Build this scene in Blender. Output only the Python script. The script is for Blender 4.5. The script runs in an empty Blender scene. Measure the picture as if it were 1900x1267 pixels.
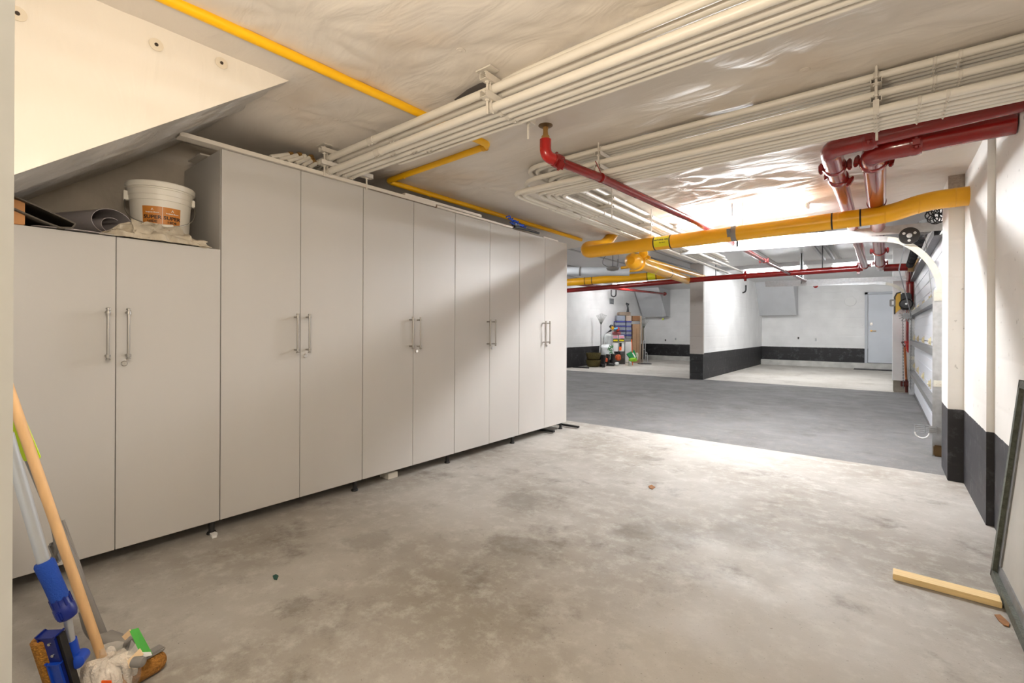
import bpy, bmesh, math, random
from mathutils import Vector, Matrix, noise
random.seed(7)
PI = math.pi
C = bpy.context.scene.collection

# ------------------------------------------------------------------ camera
FPX, YAW, ROLL, HX, HYP, EYE = 865.0, math.radians(38.6), math.radians(0.25), 950.0, 612.0, 1.15
RGT = Vector((math.cos(YAW), math.sin(YAW), 0)); FWD = Vector((-math.sin(YAW), math.cos(YAW), 0)); UP = Vector((0, 0, 1))
cr, sr = math.cos(ROLL), math.sin(ROLL)
cam_d = bpy.data.cameras.new('camera'); cam = bpy.data.objects.new('camera', cam_d); C.objects.link(cam)
ax = RGT * cr + UP * sr; ay = -RGT * sr + UP * cr; az = -FWD
M = Matrix(((ax.x, ay.x, az.x, 0), (ax.y, ay.y, az.y, 0), (ax.z, ay.z, az.z, EYE), (0, 0, 0, 1)))
cam.matrix_world = M
cam_d.sensor_width = 36; cam_d.lens = FPX / 1900 * 36; cam_d.clip_start = 0.02
cam_d.shift_y = -(633.5 - HYP) / 1900
bpy.context.scene.camera = cam

def ray(px, py):
    u, v = px - HX, HYP - py
    return FWD * FPX + RGT * (u * cr - v * sr) + UP * (u * sr + v * cr)
def at(px, py, X=None, Y=None, Z=None, D=None):
    """real-world point seen at a pixel, on a known plane or at a known depth"""
    d = ray(px, py)
    if X is not None: t = X / d.x
    elif Y is not None: t = Y / d.y
    elif Z is not None: t = (Z - EYE) / d.z
    else: t = D / FPX
    return Vector((0, 0, EYE)) + d * t

# ------------------------------------------------------------------ world, light, exposure
w = bpy.data.worlds.new('world'); bpy.context.scene.world = w; w.use_nodes = True
w.node_tree.nodes['Background'].inputs[0].default_value = (0.9, 0.95, 1, 1)
w.node_tree.nodes['Background'].inputs[1].default_value = 0.05
vs = bpy.context.scene.view_settings
vs.view_transform = 'Standard'; vs.look = 'None'; vs.gamma = 1; vs.use_curve_mapping = False
vs.exposure = 0.0
LAMP_COOL = 200.0       # emission of the fluorescent tubes
WARM_W = 57.0          # added unseen bulb near the door
def area(name, loc, rot, sx, sy, W, col):
    l = bpy.data.lights.new(name, 'AREA'); l.shape = 'RECTANGLE'; l.size = sx; l.size_y = sy; l.energy = W; l.color = col
    o = bpy.data.objects.new(name, l); C.objects.link(o); o.location = loc; o.rotation_euler = rot; return o
wl = bpy.data.lights.new('added_warm_light', 'POINT'); wl.energy = WARM_W; wl.color = (1.0, 0.87, 0.70); wl.shadow_soft_size = 0.09
wlo = bpy.data.objects.new('added_warm_light', wl); C.objects.link(wlo); wlo.location = (-0.67, 0.17, 1.66)

# ------------------------------------------------------------------ materials
def srgb(r, g, b):
    f = lambda c: (c / 255 / 12.92) if c / 255 <= 0.04045 else ((c / 255 + 0.055) / 1.055) ** 2.4
    return (f(r), f(g), f(b), 1)
MATS = {}
def mat(name, col, rough=0.5, metal=0.0, var=0.0, vscale=8, bump=0.0, bscale=40, emit=0.0, spec=0.5, stretch=None, alpha=1.0, trans=0.0, coat=0.0):
    if name in MATS: return MATS[name]
    m = bpy.data.materials.new(name); m.use_nodes = True; nt = m.node_tree; b = nt.nodes['Principled BSDF']
    b.inputs['Base Color'].default_value = col; b.inputs['Roughness'].default_value = rough; b.inputs['Metallic'].default_value = metal
    b.inputs['Specular IOR Level'].default_value = spec
    b.inputs['Alpha'].default_value = alpha; b.inputs['Transmission Weight'].default_value = trans; b.inputs['Coat Weight'].default_value = coat
    if emit: b.inputs['Emission Color'].default_value = col; b.inputs['Emission Strength'].default_value = emit
    tc = nt.nodes.new('ShaderNodeNewGeometry')
    src = tc.outputs['Position']
    if stretch:
        mp = nt.nodes.new('ShaderNodeMapping'); mp.inputs['Scale'].default_value = stretch; nt.links.new(src, mp.inputs[0]); src = mp.outputs[0]
    if var:
        n = nt.nodes.new('ShaderNodeTexNoise'); n.inputs['Scale'].default_value = vscale; n.inputs['Detail'].default_value = 6; nt.links.new(src, n.inputs['Vector'])
        r = nt.nodes.new('ShaderNodeMapRange'); r.inputs[1].default_value = 0.3; r.inputs[2].default_value = 0.7
        r.inputs[3].default_value = 1 - var; r.inputs[4].default_value = 1 + var * 0.5; nt.links.new(n.outputs[0], r.inputs[0])
        mx = nt.nodes.new('ShaderNodeMix'); mx.data_type = 'RGBA'; mx.blend_type = 'MULTIPLY'; mx.inputs[0].default_value = 1
        mx.inputs[6].default_value = col; nt.links.new(r.outputs[0], mx.inputs[7]); nt.links.new(mx.outputs[2], b.inputs['Base Color'])
    if bump:
        n2 = nt.nodes.new('ShaderNodeTexNoise'); n2.inputs['Scale'].default_value = bscale; n2.inputs['Detail'].default_value = 8; nt.links.new(src, n2.inputs['Vector'])
        bp = nt.nodes.new('ShaderNodeBump'); bp.inputs['Strength'].default_value = bump; bp.inputs['Distance'].default_value = 0.01
        nt.links.new(n2.outputs[0], bp.inputs['Height']); nt.links.new(bp.outputs[0], b.inputs['Normal'])
    MATS[name] = m; return m

def node(nt, t, **kw):
    n = nt.nodes.new(t)
    for k, v in kw.items():
        if k.startswith('i'): n.inputs[int(k[1:])].default_value = v
        else: setattr(n, k, v)
    return n
def painted_wall(name, white, black, ztop, rough=0.6, lines=True, spots=0.35):
    """white concrete wall with a black painted dado up to ztop; form-board lines, pocks and scuffs"""
    m = bpy.data.materials.new(name); m.use_nodes = True; nt = m.node_tree; L = nt.links.new; b = nt.nodes['Principled BSDF']
    g = node(nt, 'ShaderNodeNewGeometry'); sep = node(nt, 'ShaderNodeSeparateXYZ'); L(g.outputs['Position'], sep.inputs[0])
    n = node(nt, 'ShaderNodeTexNoise'); n.inputs['Scale'].default_value = 30; L(g.outputs['Position'], n.inputs['Vector'])
    ad = node(nt, 'ShaderNodeMath', operation='MULTIPLY_ADD'); ad.inputs[1].default_value = 0.012; L(n.outputs[0], ad.inputs[0]); L(sep.outputs[2], ad.inputs[2])
    lt = node(nt, 'ShaderNodeMath', operation='LESS_THAN'); lt.inputs[1].default_value = ztop + 0.006; L(ad.outputs[0], lt.inputs[0])
    # pocks
    v = node(nt, 'ShaderNodeTexNoise'); v.inputs['Scale'].default_value = 22; v.inputs['Detail'].default_value = 2; L(g.outputs['Position'], v.inputs['Vector'])
    st = node(nt, 'ShaderNodeMapRange'); st.inputs[1].default_value = 0.70; st.inputs[2].default_value = 0.76; L(v.outputs[0], st.inputs[0])
    big = node(nt, 'ShaderNodeTexNoise'); big.inputs['Scale'].default_value = 2.2; big.inputs['Detail'].default_value = 8; L(g.outputs['Position'], big.inputs['Vector'])
    bg = node(nt, 'ShaderNodeMapRange'); bg.inputs[1].default_value = 0.3; bg.inputs[2].default_value = 0.75; bg.inputs[3].default_value = 1.0; bg.inputs[4].default_value = 0.88; L(big.outputs[0], bg.inputs[0])
    w1 = node(nt, 'ShaderNodeMix', data_type='RGBA', blend_type='MULTIPLY'); w1.inputs[0].default_value = 1; w1.inputs[6].default_value = white; L(bg.outputs[0], w1.inputs[7])
    w2 = node(nt, 'ShaderNodeMix', data_type='RGBA'); w2.inputs[7].default_value = srgb(150, 145, 138)
    sm = node(nt, 'ShaderNodeMath', operation='MULTIPLY'); sm.inputs[1].default_value = spots; L(st.outputs[0], sm.inputs[0]); L(sm.outputs[0], w2.inputs[0]); L(w1.outputs[2], w2.inputs[6])
    # scuffs on the black
    sc = node(nt, 'ShaderNodeTexNoise'); sc.inputs['Scale'].default_value = 6; sc.inputs['Detail'].default_value = 10; sc.inputs['Roughness'].default_value = 0.75; L(g.outputs['Position'], sc.inputs['Vector'])
    s2 = node(nt, 'ShaderNodeMapRange'); s2.inputs[1].default_value = 0.53; s2.inputs[2].default_value = 0.72; s2.inputs[3].default_value = 0; s2.inputs[4].default_value = 0.45; L(sc.outputs[0], s2.inputs[0])
    bk = node(nt, 'ShaderNodeMix', data_type='RGBA'); bk.inputs[6].default_value = black; bk.inputs[7].default_value = srgb(120, 120, 125); L(s2.outputs[0], bk.inputs[0])
    fin = node(nt, 'ShaderNodeMix', data_type='RGBA'); L(lt.outputs[0], fin.inputs[0]); L(w2.outputs[2], fin.inputs[6]); L(bk.outputs[2], fin.inputs[7])
    L(fin.outputs[2], b.inputs['Base Color']); b.inputs['Roughness'].default_value = rough
    # board-form lines as relief
    wv = node(nt, 'ShaderNodeTexWave', wave_type='BANDS', bands_direction='Z'); wv.inputs['Scale'].default_value = 1.1; wv.inputs['Distortion'].default_value = 0.4
    L(g.outputs['Position'], wv.inputs['Vector'])
    pw = node(nt, 'ShaderNodeMath', operation='POWER'); pw.inputs[1].default_value = 30; L(wv.outputs[1], pw.inputs[0])
    sub = node(nt, 'ShaderNodeMath', operation='MULTIPLY_ADD'); sub.inputs[1].default_value = -0.35 if lines else 0.0; L(pw.outputs[0], sub.inputs[0]); L(big.outputs[0], sub.inputs[2])
    bp = node(nt, 'ShaderNodeBump'); bp.inputs['Strength'].default_value = 0.5; bp.inputs['Distance'].default_value = 0.01; L(sub.outputs[0], bp.inputs['Height']); L(bp.outputs[0], b.inputs['Normal'])
    return m
def ground(name, c1, c2, c3, stain, rough, bscale=120, bump=0.25, speck=0.0, seed=0.0, spots=()):
    m = bpy.data.materials.new(name); m.use_nodes = True; nt = m.node_tree; L = nt.links.new; b = nt.nodes['Principled BSDF']
    g = node(nt, 'ShaderNodeNewGeometry'); mp = node(nt, 'ShaderNodeMapping'); mp.inputs['Location'].default_value = (seed, seed * 0.7, 0); L(g.outputs['Position'], mp.inputs[0])
    def nz(sc, det, ro=0.55):
        n = node(nt, 'ShaderNodeTexNoise'); n.inputs['Scale'].default_value = sc; n.inputs['Detail'].default_value = det; n.inputs['Roughness'].default_value = ro; L(mp.outputs[0], n.inputs['Vector']); return n
    def rng(src, a, bb, lo=0.0, hi=1.0):
        r = node(nt, 'ShaderNodeMapRange'); r.interpolation_type = 'SMOOTHSTEP'
        for i, q in zip((1, 2, 3, 4), (a, bb, lo, hi)): r.inputs[i].default_value = q
        L(src, r.inputs[0]); return r.outputs[0]
    def mix(f, a, bcol):
        x = node(nt, 'ShaderNodeMix', data_type='RGBA')
        L(f, x.inputs[0])
        if isinstance(a, tuple): x.inputs[6].default_value = a
        else: L(a, x.inputs[6])
        x.inputs[7].default_value = bcol; return x.outputs[2]
    c = mix(rng(nz(0.9, 7).outputs[0], 0.35, 0.68), c1, c2)
    c = mix(rng(nz(9, 10, 0.75).outputs[0], 0.45, 0.72, 0, 0.8), c, c3)
    c = mix(rng(nz(1.7, 10, 0.72).outputs[0], 0.52, 0.70, 0, 0.70), c, stain)
    for (sx, sy, sr_, st_) in spots:
        d = node(nt, 'ShaderNodeVectorMath', operation='DISTANCE'); d.inputs[1].default_value = (sx, sy, 0); L(g.outputs['Position'], d.inputs[0])
        wob = node(nt, 'ShaderNodeMath', operation='MULTIPLY_ADD'); wob.inputs[1].default_value = sr_ * 2.2; L(nz(4 / sr_ * 0.4, 5, 0.7).outputs[0], wob.inputs[0]); L(d.outputs['Value'], wob.inputs[2])
        c = mix(rng(wob.outputs[0], sr_ * 2.0, sr_ * 1.4, 0, st_), c, stain)
    sp = rng(nz(70, 4, 0.7).outputs[0], 0.63, 0.70, 0, 0.6); c = mix(sp, c, stain)
    if speck: c = mix(rng(nz(160, 2).outputs[0], 0.6, 0.75, 0, speck), c, srgb(190, 190, 190))
    L(c, b.inputs['Base Color']); L(rng(nz(3, 5).outputs[0], 0.3, 0.7, rough - 0.1, rough + 0.12), b.inputs['Roughness'])
    bp = node(nt, 'ShaderNodeBump'); bp.inputs['Strength'].default_value = bump; bp.inputs['Distance'].default_value = 0.004; L(nz(bscale, 8, 0.7).outputs[0], bp.inputs['Height']); L(bp.outputs[0], b.inputs['Normal'])
    return m
def foil(name, col, stain_col, rough, metal, bump):
    m = bpy.data.materials.new(name); m.use_nodes = True; nt = m.node_tree; L = nt.links.new; b = nt.nodes['Principled BSDF']
    g = node(nt, 'ShaderNodeNewGeometry')
    n = node(nt, 'ShaderNodeTexNoise'); n.inputs['Scale'].default_value = 1.3; n.inputs['Detail'].default_value = 7; L(g.outputs['Position'], n.inputs['Vector'])
    r = node(nt, 'ShaderNodeMapRange'); r.inputs[1].default_value = 0.56; r.inputs[2].default_value = 0.75; r.inputs[3].default_value = 0; r.inputs[4].default_value = 0.5; L(n.outputs[0], r.inputs[0])
    x = node(nt, 'ShaderNodeMix', data_type='RGBA'); x.inputs[6].default_value = col; x.inputs[7].default_value = stain_col; L(r.outputs[0], x.inputs[0]); L(x.outputs[2], b.inputs['Base Color'])
    b.inputs['Roughness'].default_value = rough; b.inputs['Metallic'].default_value = metal
    # cloth-like weave plus soft creases
    mp = node(nt, 'ShaderNodeMapping'); mp.inputs['Scale'].default_value = (1.0, 3.0, 1.0); mp.inputs['Rotation'].default_value = (0, 0, 0.5); L(g.outputs['Position'], mp.inputs[0])
    n1 = node(nt, 'ShaderNodeTexNoise'); n1.inputs['Scale'].default_value = 2.2; n1.inputs['Detail'].default_value = 3; n1.inputs['Distortion'].default_value = 1.2; L(mp.outputs[0], n1.inputs['Vector'])
    n2 = node(nt, 'ShaderNodeTexNoise'); n2.inputs['Scale'].default_value = 90; n2.inputs['Detail'].default_value = 2; L(mp.outputs[0], n2.inputs['Vector'])
    a = node(nt, 'ShaderNodeMath', operation='MULTIPLY_ADD'); a.inputs[1].default_value = 0.025; L(n2.outputs[0], a.inputs[0]); L(n1.outputs[0], a.inputs[2])
    bp = node(nt, 'ShaderNodeBump'); bp.inputs['Strength'].default_value = bump; bp.inputs['Distance'].default_value = 0.03; L(a.outputs[0], bp.inputs['Height']); L(bp.outputs[0], b.inputs['Normal'])
    return m

M_SLAB = ground('garage_concrete', srgb(176, 171, 164), srgb(144, 137, 127), srgb(190, 187, 180), srgb(92, 83, 72), 0.62, seed=3.0,
                spots=[(-1.55, 1.95, 0.20, .45), (-1.9, 2.5, 0.25, .4), (-1.0, 2.6, 0.35, .35), (-1.63, 4.05, 0.16, .45), (-1.9, 0.95, 0.1, .5), (-0.6, 2.9, 0.3, .3), (-2.2, 1.5, .2, .3)])
M_BAY = ground('bay_concrete', srgb(205, 200, 192), srgb(184, 178, 168), srgb(212, 208, 200), srgb(150, 142, 132), 0.6, seed=9.0)
M_ASPH = ground('asphalt', srgb(112, 111, 111), srgb(98, 97, 96), srgb(124, 120, 116), srgb(80, 76, 72), 0.75, bscale=200, bump=0.6, speck=0.25, seed=5.0)
M_FOIL = foil('insulation_sheet', srgb(226, 217, 206), srgb(205, 175, 135), 0.48, 0.0, 0.32)
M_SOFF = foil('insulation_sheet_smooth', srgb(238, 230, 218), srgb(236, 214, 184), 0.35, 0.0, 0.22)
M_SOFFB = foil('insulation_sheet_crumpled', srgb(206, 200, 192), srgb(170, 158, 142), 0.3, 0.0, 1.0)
M_WALLR = painted_wall('white_wall_black_dado', srgb(240, 237, 232), srgb(42, 41, 44), 0.555, spots=0.6)
M_WALLFAR = painted_wall('far_white_wall_black_dado', srgb(246, 246, 245), srgb(24, 23, 25), 0.62, lines=True, spots=0.3)
M_COL = painted_wall('bare_column_black_dado', srgb(186, 178, 170), srgb(16, 16, 17), 0.60, spots=0.8)
M_BULK = mat('grey_wrapped_bulkhead', srgb(205, 207, 210), 0.4, var=0.05, vscale=3, bump=0.6, bscale=5)
M_RAWC = mat('raw_concrete_wall', srgb(186, 176, 162), 0.85, var=0.15, vscale=5, bump=0.5, bscale=20)
M_JAMB = mat('white_plaster', srgb(236, 236, 232), 0.6, var=0.06, vscale=12)
M_PATCH = mat('rough_concrete_patch', srgb(170, 158, 146), 0.9, var=0.25, vscale=60, bump=1.0, bscale=70)
M_CEILD = mat('driveway_ceiling_board', srgb(198, 197, 196), 0.35, var=0.05, vscale=2, bump=0.06, bscale=6)
M_SEAM = mat('ceiling_seam', srgb(160, 158, 156), 0.5)
M_CAB = mat('cabinet_laminate', srgb(194, 190, 185), 0.42, var=0.03, vscale=3, stretch=(1, 1, 0.2))
M_CABE = mat('cabinet_edge', srgb(150, 141, 132), 0.5)
M_DARK = mat('black_plastic', srgb(24, 23, 24), 0.5)
M_GAP = mat('shadow_gap_brown', srgb(60, 50, 42), 0.8)
M_STEEL = mat('brushed_steel', srgb(170, 165, 158), 0.32, 0.9)
M_CHROME = mat('chrome', srgb(205, 203, 200), 0.18, 1.0)
M_GALV = mat('galvanised_steel', srgb(188, 190, 192), 0.38, 0.55, var=0.15, vscale=25)
M_HINGE = mat('zinc_hinge', srgb(206, 196, 164), 0.4, 0.4)
M_GALVD = mat('dull_galvanised_steel', srgb(128, 128, 128), 0.45, 0.5, var=0.2, vscale=25)
M_PIPEW = mat('white_painted_pipe', srgb(226, 219, 207), 0.38, var=0.03, vscale=6)
M_HANG = mat('white_painted_hanger', srgb(216, 208, 196), 0.5, var=0.06, vscale=30)
M_YEL = mat('yellow_gas_pipe_paint', srgb(236, 172, 20), 0.32, var=0.05, vscale=5)
M_YELB = mat('bright_yellow_pipe_paint', srgb(250, 190, 8), 0.35)
M_LABEL = mat('pipe_label_yellow', srgb(228, 214, 20), 0.45)
M_BAND = mat('black_tape', srgb(22, 20, 20), 0.5)
M_RED = mat('red_sprinkler_paint', srgb(132, 22, 18), 0.22, var=0.08, vscale=9, coat=0.3)
M_REDB = mat('bright_red_paint', srgb(176, 24, 18), 0.25, coat=0.4)
M_BRASS = mat('brass', srgb(190, 150, 90), 0.3, 0.9)
M_BRASSD = mat('aged_brass', srgb(120, 96, 66), 0.4, 0.8)
M_BOARD = mat('white_shelf_board', srgb(222, 214, 202), 0.5)
M_CARD = mat('cardboard', srgb(160, 128, 98), 0.85, var=0.08, vscale=10)
M_CARDD = mat('dark_cardboard', srgb(120, 84, 52), 0.85, var=0.1, vscale=10)
M_WOOD = mat('light_wood', srgb(214, 172, 122), 0.55, var=0.14, vscale=14, stretch=(4, 4, 0.7))
M_PINE = mat('pale_pine', srgb(232, 202, 146), 0.6, var=0.10, vscale=14, stretch=(0.7, 12, 6))
M_BLUE = mat('blue_plastic', srgb(12, 62, 168), 0.38)
M_BLUEF = mat('blue_foam_grip', srgb(14, 62, 150), 0.85, bump=0.5, bscale=300)
M_BLUED = mat('dark_blue_plastic', srgb(10, 30, 110), 0.35)
M_ALU = mat('aluminium_pole', srgb(196, 200, 204), 0.3, 0.6)
M_GREYP = mat('grey_plastic', srgb(128, 124, 120), 0.4)
M_LIME = mat('lime_plastic', srgb(186, 214, 22), 0.4)
M_GREEN = mat('green_card', srgb(70, 160, 60), 0.55)
M_SPONGE = mat('brown_sponge', srgb(170, 116, 48), 0.95, var=0.3, vscale=120, bump=1.0, bscale=150)
M_AMBER = mat('amber_netting', srgb(176, 120, 36), 0.8, var=0.45, vscale=160, bump=1.0, bscale=200)
M_COTTON = mat('white_cotton_yarn', srgb(238, 226, 212), 0.9, var=0.12, vscale=60, bump=0.8, bscale=160)
M_PLAST = mat('clear_plastic_bag', srgb(235, 232, 226), 0.25, alpha=0.22)
M_ORANGE = mat('orange_sticker', srgb(246, 96, 20), 0.5)
M_VINYL = mat('grey_vinyl_sheet', srgb(158, 150, 150), 0.38)
M_VINYL2 = mat('dark_grey_felt_sheet', srgb(92, 84, 74), 0.7)
M_BUCK = mat('white_bucket_plastic', srgb(232, 226, 214), 0.35)
M_BLAB = mat('brown_orange_label', srgb(204, 128, 44), 0.4, var=0.2, vscale=9, stretch=(0.2, 0.2, 1))
M_WHITE = mat('white_print', srgb(240, 240, 238), 0.5)
M_BLACKP = mat('black_print', srgb(18, 16, 14), 0.5)
M_CLOTH = mat('stained_canvas', srgb(196, 184, 164), 0.9, var=0.25, vscale=9, bump=0.6, bscale=60)
M_TUBE1 = mat('near_fluorescent_tube', (0.955, 0.975, 1.0, 1), 0.5, emit=LAMP_COOL * 2.75)
M_TUBE = mat('fluorescent_tube', (0.98, 0.985, 1.0, 1), 0.5, emit=LAMP_COOL)
M_FIX = mat('white_lamp_housing', srgb(235, 235, 235), 0.4)
M_BULB = mat('warm_bulb_glass', (1.0, 0.85, 0.62, 1), 0.5, emit=6.0)
M_DOORP = mat('garage_door_panel', srgb(226, 229, 236), 0.4, bump=0.1, bscale=10)
M_DOOR = mat('service_door_paint', srgb(214, 219, 226), 0.5, var=0.03, vscale=3)
M_KERB = mat('white_painted_kerb', srgb(206, 205, 200), 0.6, var=0.25, vscale=4)
M_KERBG = mat('concrete_kerb', srgb(150, 142, 130), 0.8, var=0.25, vscale=6)
M_CREAM = mat('cream_track_paint', srgb(214, 211, 198), 0.45, 0.2, var=0.08, vscale=20)
M_PANEL = mat('weathered_grey_sheet', srgb(176, 172, 164), 0.5, var=0.18, vscale=3, bump=0.1, bscale=12)
M_FRAMEG = mat('corroded_metal_frame', srgb(92, 96, 86), 0.55, 0.4, var=0.35, vscale=60, bump=0.5, bscale=90)
M_RUST = mat('rusty_steel', srgb(96, 36, 28), 0.6, 0.2, var=0.3, vscale=30)
M_MOSS = mat('mossy_brown_rubber', srgb(84, 74, 34), 0.9, var=0.35, vscale=30, bump=0.8, bscale=40)
M_OPY = mat('yellow_motor_cover', srgb(222, 172, 20), 0.45)
M_CLEARB = mat('clear_storage_plastic', srgb(128, 134, 144), 0.3, var=0.15, vscale=12)
M_BLUER = mat('violet_blue_rim', srgb(58, 62, 150), 0.45)
M_LEAF = mat('dry_brown_leaf', srgb(150, 102, 58), 0.8, var=0.3, vscale=60)
M_PVC = mat('white_drain_pipe', srgb(216, 220, 224), 0.35)

# ------------------------------------------------------------------ builders
WL = {}
def obj(name, bm, m, parent=None, smooth=True, label=None, kind=None):
    bmesh.ops.recalc_face_normals(bm, faces=bm.faces)
    xs = [v.co for v in bm.verts]
    c = Vector(((min(v.x for v in xs) + max(v.x for v in xs)) / 2, (min(v.y for v in xs) + max(v.y for v in xs)) / 2, min(v.z for v in xs)))
    bmesh.ops.translate(bm, verts=bm.verts, vec=-c)
    me = bpy.data.meshes.new(name); bm.to_mesh(me); bm.free(); me.materials.append(m)
    if smooth:
        for p in me.polygons: p.use_smooth = True
        me.set_sharp_from_angle(angle=math.radians(35))
    o = bpy.data.objects.new(name, me); C.objects.link(o)
    WL[o.name] = c
    if parent is not None: o.parent = parent; o.location = c - WL[parent.name]
    else: o.location = c
    if label: o['label'] = label
    if kind: o['kind'] = kind
    return o
def thing(name, label, cat, loc=(0, 0, 0), group=None):
    o = bpy.data.objects.new(name, None); C.objects.link(o); o.empty_display_size = 0.05
    o.location = loc; WL[o.name] = Vector(loc); o['label'] = label; o['category'] = cat
    if group: o['group'] = group
    return o
def tag(o, label, cat, group=None):
    o['label'] = label; o['category'] = cat
    if group: o['group'] = group
    return o
def struct(name, bm, m, parent=None, smooth=False):
    o = obj(name, bm, m, parent, smooth)
    if parent is None: o['kind'] = 'structure'
    return o
def dup(root, delta, label):
    r = root.copy(); C.objects.link(r); r.location = root.location + Vector(delta); r['label'] = label; WL[r.name] = WL[root.name] + Vector(delta)
    for ch in list(root.children):
        c = ch.copy(); C.objects.link(c); c.parent = r; WL[c.name] = WL[ch.name] + Vector(delta)
        for g in ch.children:
            d = g.copy(); C.objects.link(d); d.parent = c; WL[d.name] = WL[g.name] + Vector(delta)
    return r
B = bmesh.new
def bx(bm, a, b, bev=0.0):
    """axis-aligned box between two corners"""
    x0, x1 = sorted((a[0], b[0])); y0, y1 = sorted((a[1], b[1])); z0, z1 = sorted((a[2], b[2]))
    r = bmesh.ops.create_cube(bm, size=1)
    for v in r['verts']: v.co = Vector((x0 + (v.co.x + .5) * (x1 - x0), y0 + (v.co.y + .5) * (y1 - y0), z0 + (v.co.z + .5) * (z1 - z0)))
    if bev:
        es = list({e for v in r['verts'] for e in v.link_edges})
        bmesh.ops.bevel(bm, geom=es, offset=bev, segments=2, affect='EDGES', clamp_overlap=True)
    return bm
def obx(bm, c, size, mat3=None, bev=0.0):
    """oriented box: centre, size, 3x3 axes (columns)"""
    r = bmesh.ops.create_cube(bm, size=1)
    A = mat3 or Matrix.Identity(3)
    for v in r['verts']: v.co = Vector(c) + A @ Vector((v.co.x * size[0], v.co.y * size[1], v.co.z * size[2]))
    if bev:
        es = list({e for v in r['verts'] for e in v.link_edges})
        bmesh.ops.bevel(bm, geom=es, offset=bev, segments=2, affect='EDGES', clamp_overlap=True)
    return bm
def frame_of(d, hint=Vector((0, 0, 1))):
    d = Vector(d).normalized()
    if abs(d.dot(hint)) > 0.97: hint = Vector((0, 1, 0))
    a = hint.cross(d).normalized(); b = d.cross(a)
    return a, b, d
def axes(d, hint=Vector((0, 0, 1))):
    a, b, c = frame_of(d, hint); return Matrix(((a.x, b.x, c.x), (a.y, b.y, c.y), (a.z, b.z, c.z)))
def tube(bm, pts, r, seg=12, caps=True, radii=None):
    pts = [Vector(p) for p in pts]; n = len(pts); rings = []
    t0 = (pts[1] - pts[0]).normalized(); a, b, _ = frame_of(t0)
    for i, p in enumerate(pts):
        if i == 0: t = pts[1] - pts[0]
        elif i == n - 1: t = pts[-1] - pts[-2]
        else: t = (pts[i + 1] - pts[i]).normalized() + (pts[i] - pts[i - 1]).normalized()
        t.normalize(); a = (a - t * a.dot(t)).normalized(); b = t.cross(a)
        rr = radii[i] if radii else r
        rings.append([bm.verts.new(p + (a * math.cos(2 * PI * k / seg) + b * math.sin(2 * PI * k / seg)) * rr) for k in range(seg)])
    for i in range(n - 1):
        for k in range(seg):
            bm.faces.new((rings[i][k], rings[i][(k + 1) % seg], rings[i + 1][(k + 1) % seg], rings[i + 1][k]))
    if caps: bm.faces.new(rings[0][::-1]); bm.faces.new(rings[-1])
    return bm
def fillet(pts, rad, n=7):
    """round the inner corners of a polyline"""
    pts = [Vector(p) for p in pts]; out = [pts[0]]
    for i in range(1, len(pts) - 1):
        p = pts[i]; a = (pts[i - 1] - p); b = (pts[i + 1] - p)
        r = min(rad, a.length * .49, b.length * .49)
        a.normalize(); b.normalize(); s = p + a * r; e = p + b * r
        for k in range(n + 1):
            t = k / n; out.append(s * (1 - t) ** 2 + p * 2 * t * (1 - t) + e * t ** 2)
    out.append(pts[-1]); return out
def lathe(bm, prof, c, seg=32, axis=None):
    """profile of (radius, height) pairs around an axis through c"""
    A = axes(axis) if axis is not None else Matrix.Identity(3); c = Vector(c); rings = []
    for r, h in prof:
        rings.append([bm.verts.new(c + A @ Vector((r * math.cos(2 * PI * k / seg), r * math.sin(2 * PI * k / seg), h))) for k in range(seg)])
    for i in range(len(rings) - 1):
        for k in range(seg): bm.faces.new((rings[i][k], rings[i][(k + 1) % seg], rings[i + 1][(k + 1) % seg], rings[i + 1][k]))
    if prof[0][0] > 1e-4: bm.faces.new(rings[0][::-1])
    if prof[-1][0] > 1e-4: bm.faces.new(rings[-1])
    bmesh.ops.remove_doubles(bm, verts=bm.verts, dist=1e-5)
    return bm
def prism(bm, poly, vec):
    """polygon (list of 3D points) extruded along vec"""
    vec = Vector(vec); a = [bm.verts.new(Vector(p)) for p in poly]; b = [bm.verts.new(Vector(p) + vec) for p in poly]; n = len(poly)
    bm.faces.new(a[::-1]); bm.faces.new(b)
    for i in range(n): bm.faces.new((a[i], a[(i + 1) % n], b[(i + 1) % n], b[i]))
    return bm
def sheet(bm, fn, nu, nv, thick=0.0):
    """grid surface fn(u,v), optionally with thickness along its normals"""
    P = [[fn(i / nu, j / nv) for j in range(nv + 1)] for i in range(nu + 1)]
    V = [[bm.verts.new(P[i][j]) for j in range(nv + 1)] for i in range(nu + 1)]
    for i in range(nu):
        for j in range(nv): bm.faces.new((V[i][j], V[i + 1][j], V[i + 1][j + 1], V[i][j + 1]))
    if thick:
        N = lambda i, j: (P[min(i + 1, nu)][j] - P[max(i - 1, 0)][j]).cross(P[i][min(j + 1, nv)] - P[i][max(j - 1, 0)])
        W = [[bm.verts.new(P[i][j] + (N(i, j).normalized() if N(i, j).length > 1e-12 else Vector((0, 0, 1))) * thick) for j in range(nv + 1)] for i in range(nu + 1)]
        for i in range(nu):
            for j in range(nv): bm.faces.new((W[i][j], W[i][j + 1], W[i + 1][j + 1], W[i + 1][j]))
        for i in range(nu):
            bm.faces.new((V[i][0], W[i][0], W[i + 1][0], V[i + 1][0])); bm.faces.new((V[i][nv], V[i + 1][nv], W[i + 1][nv], W[i][nv]))
        for j in range(nv):
            bm.faces.new((V[0][j], V[0][j + 1], W[0][j + 1], W[0][j])); bm.faces.new((V[nu][j], W[nu][j], W[nu][j + 1], V[nu][j + 1]))
    return bm
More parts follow.
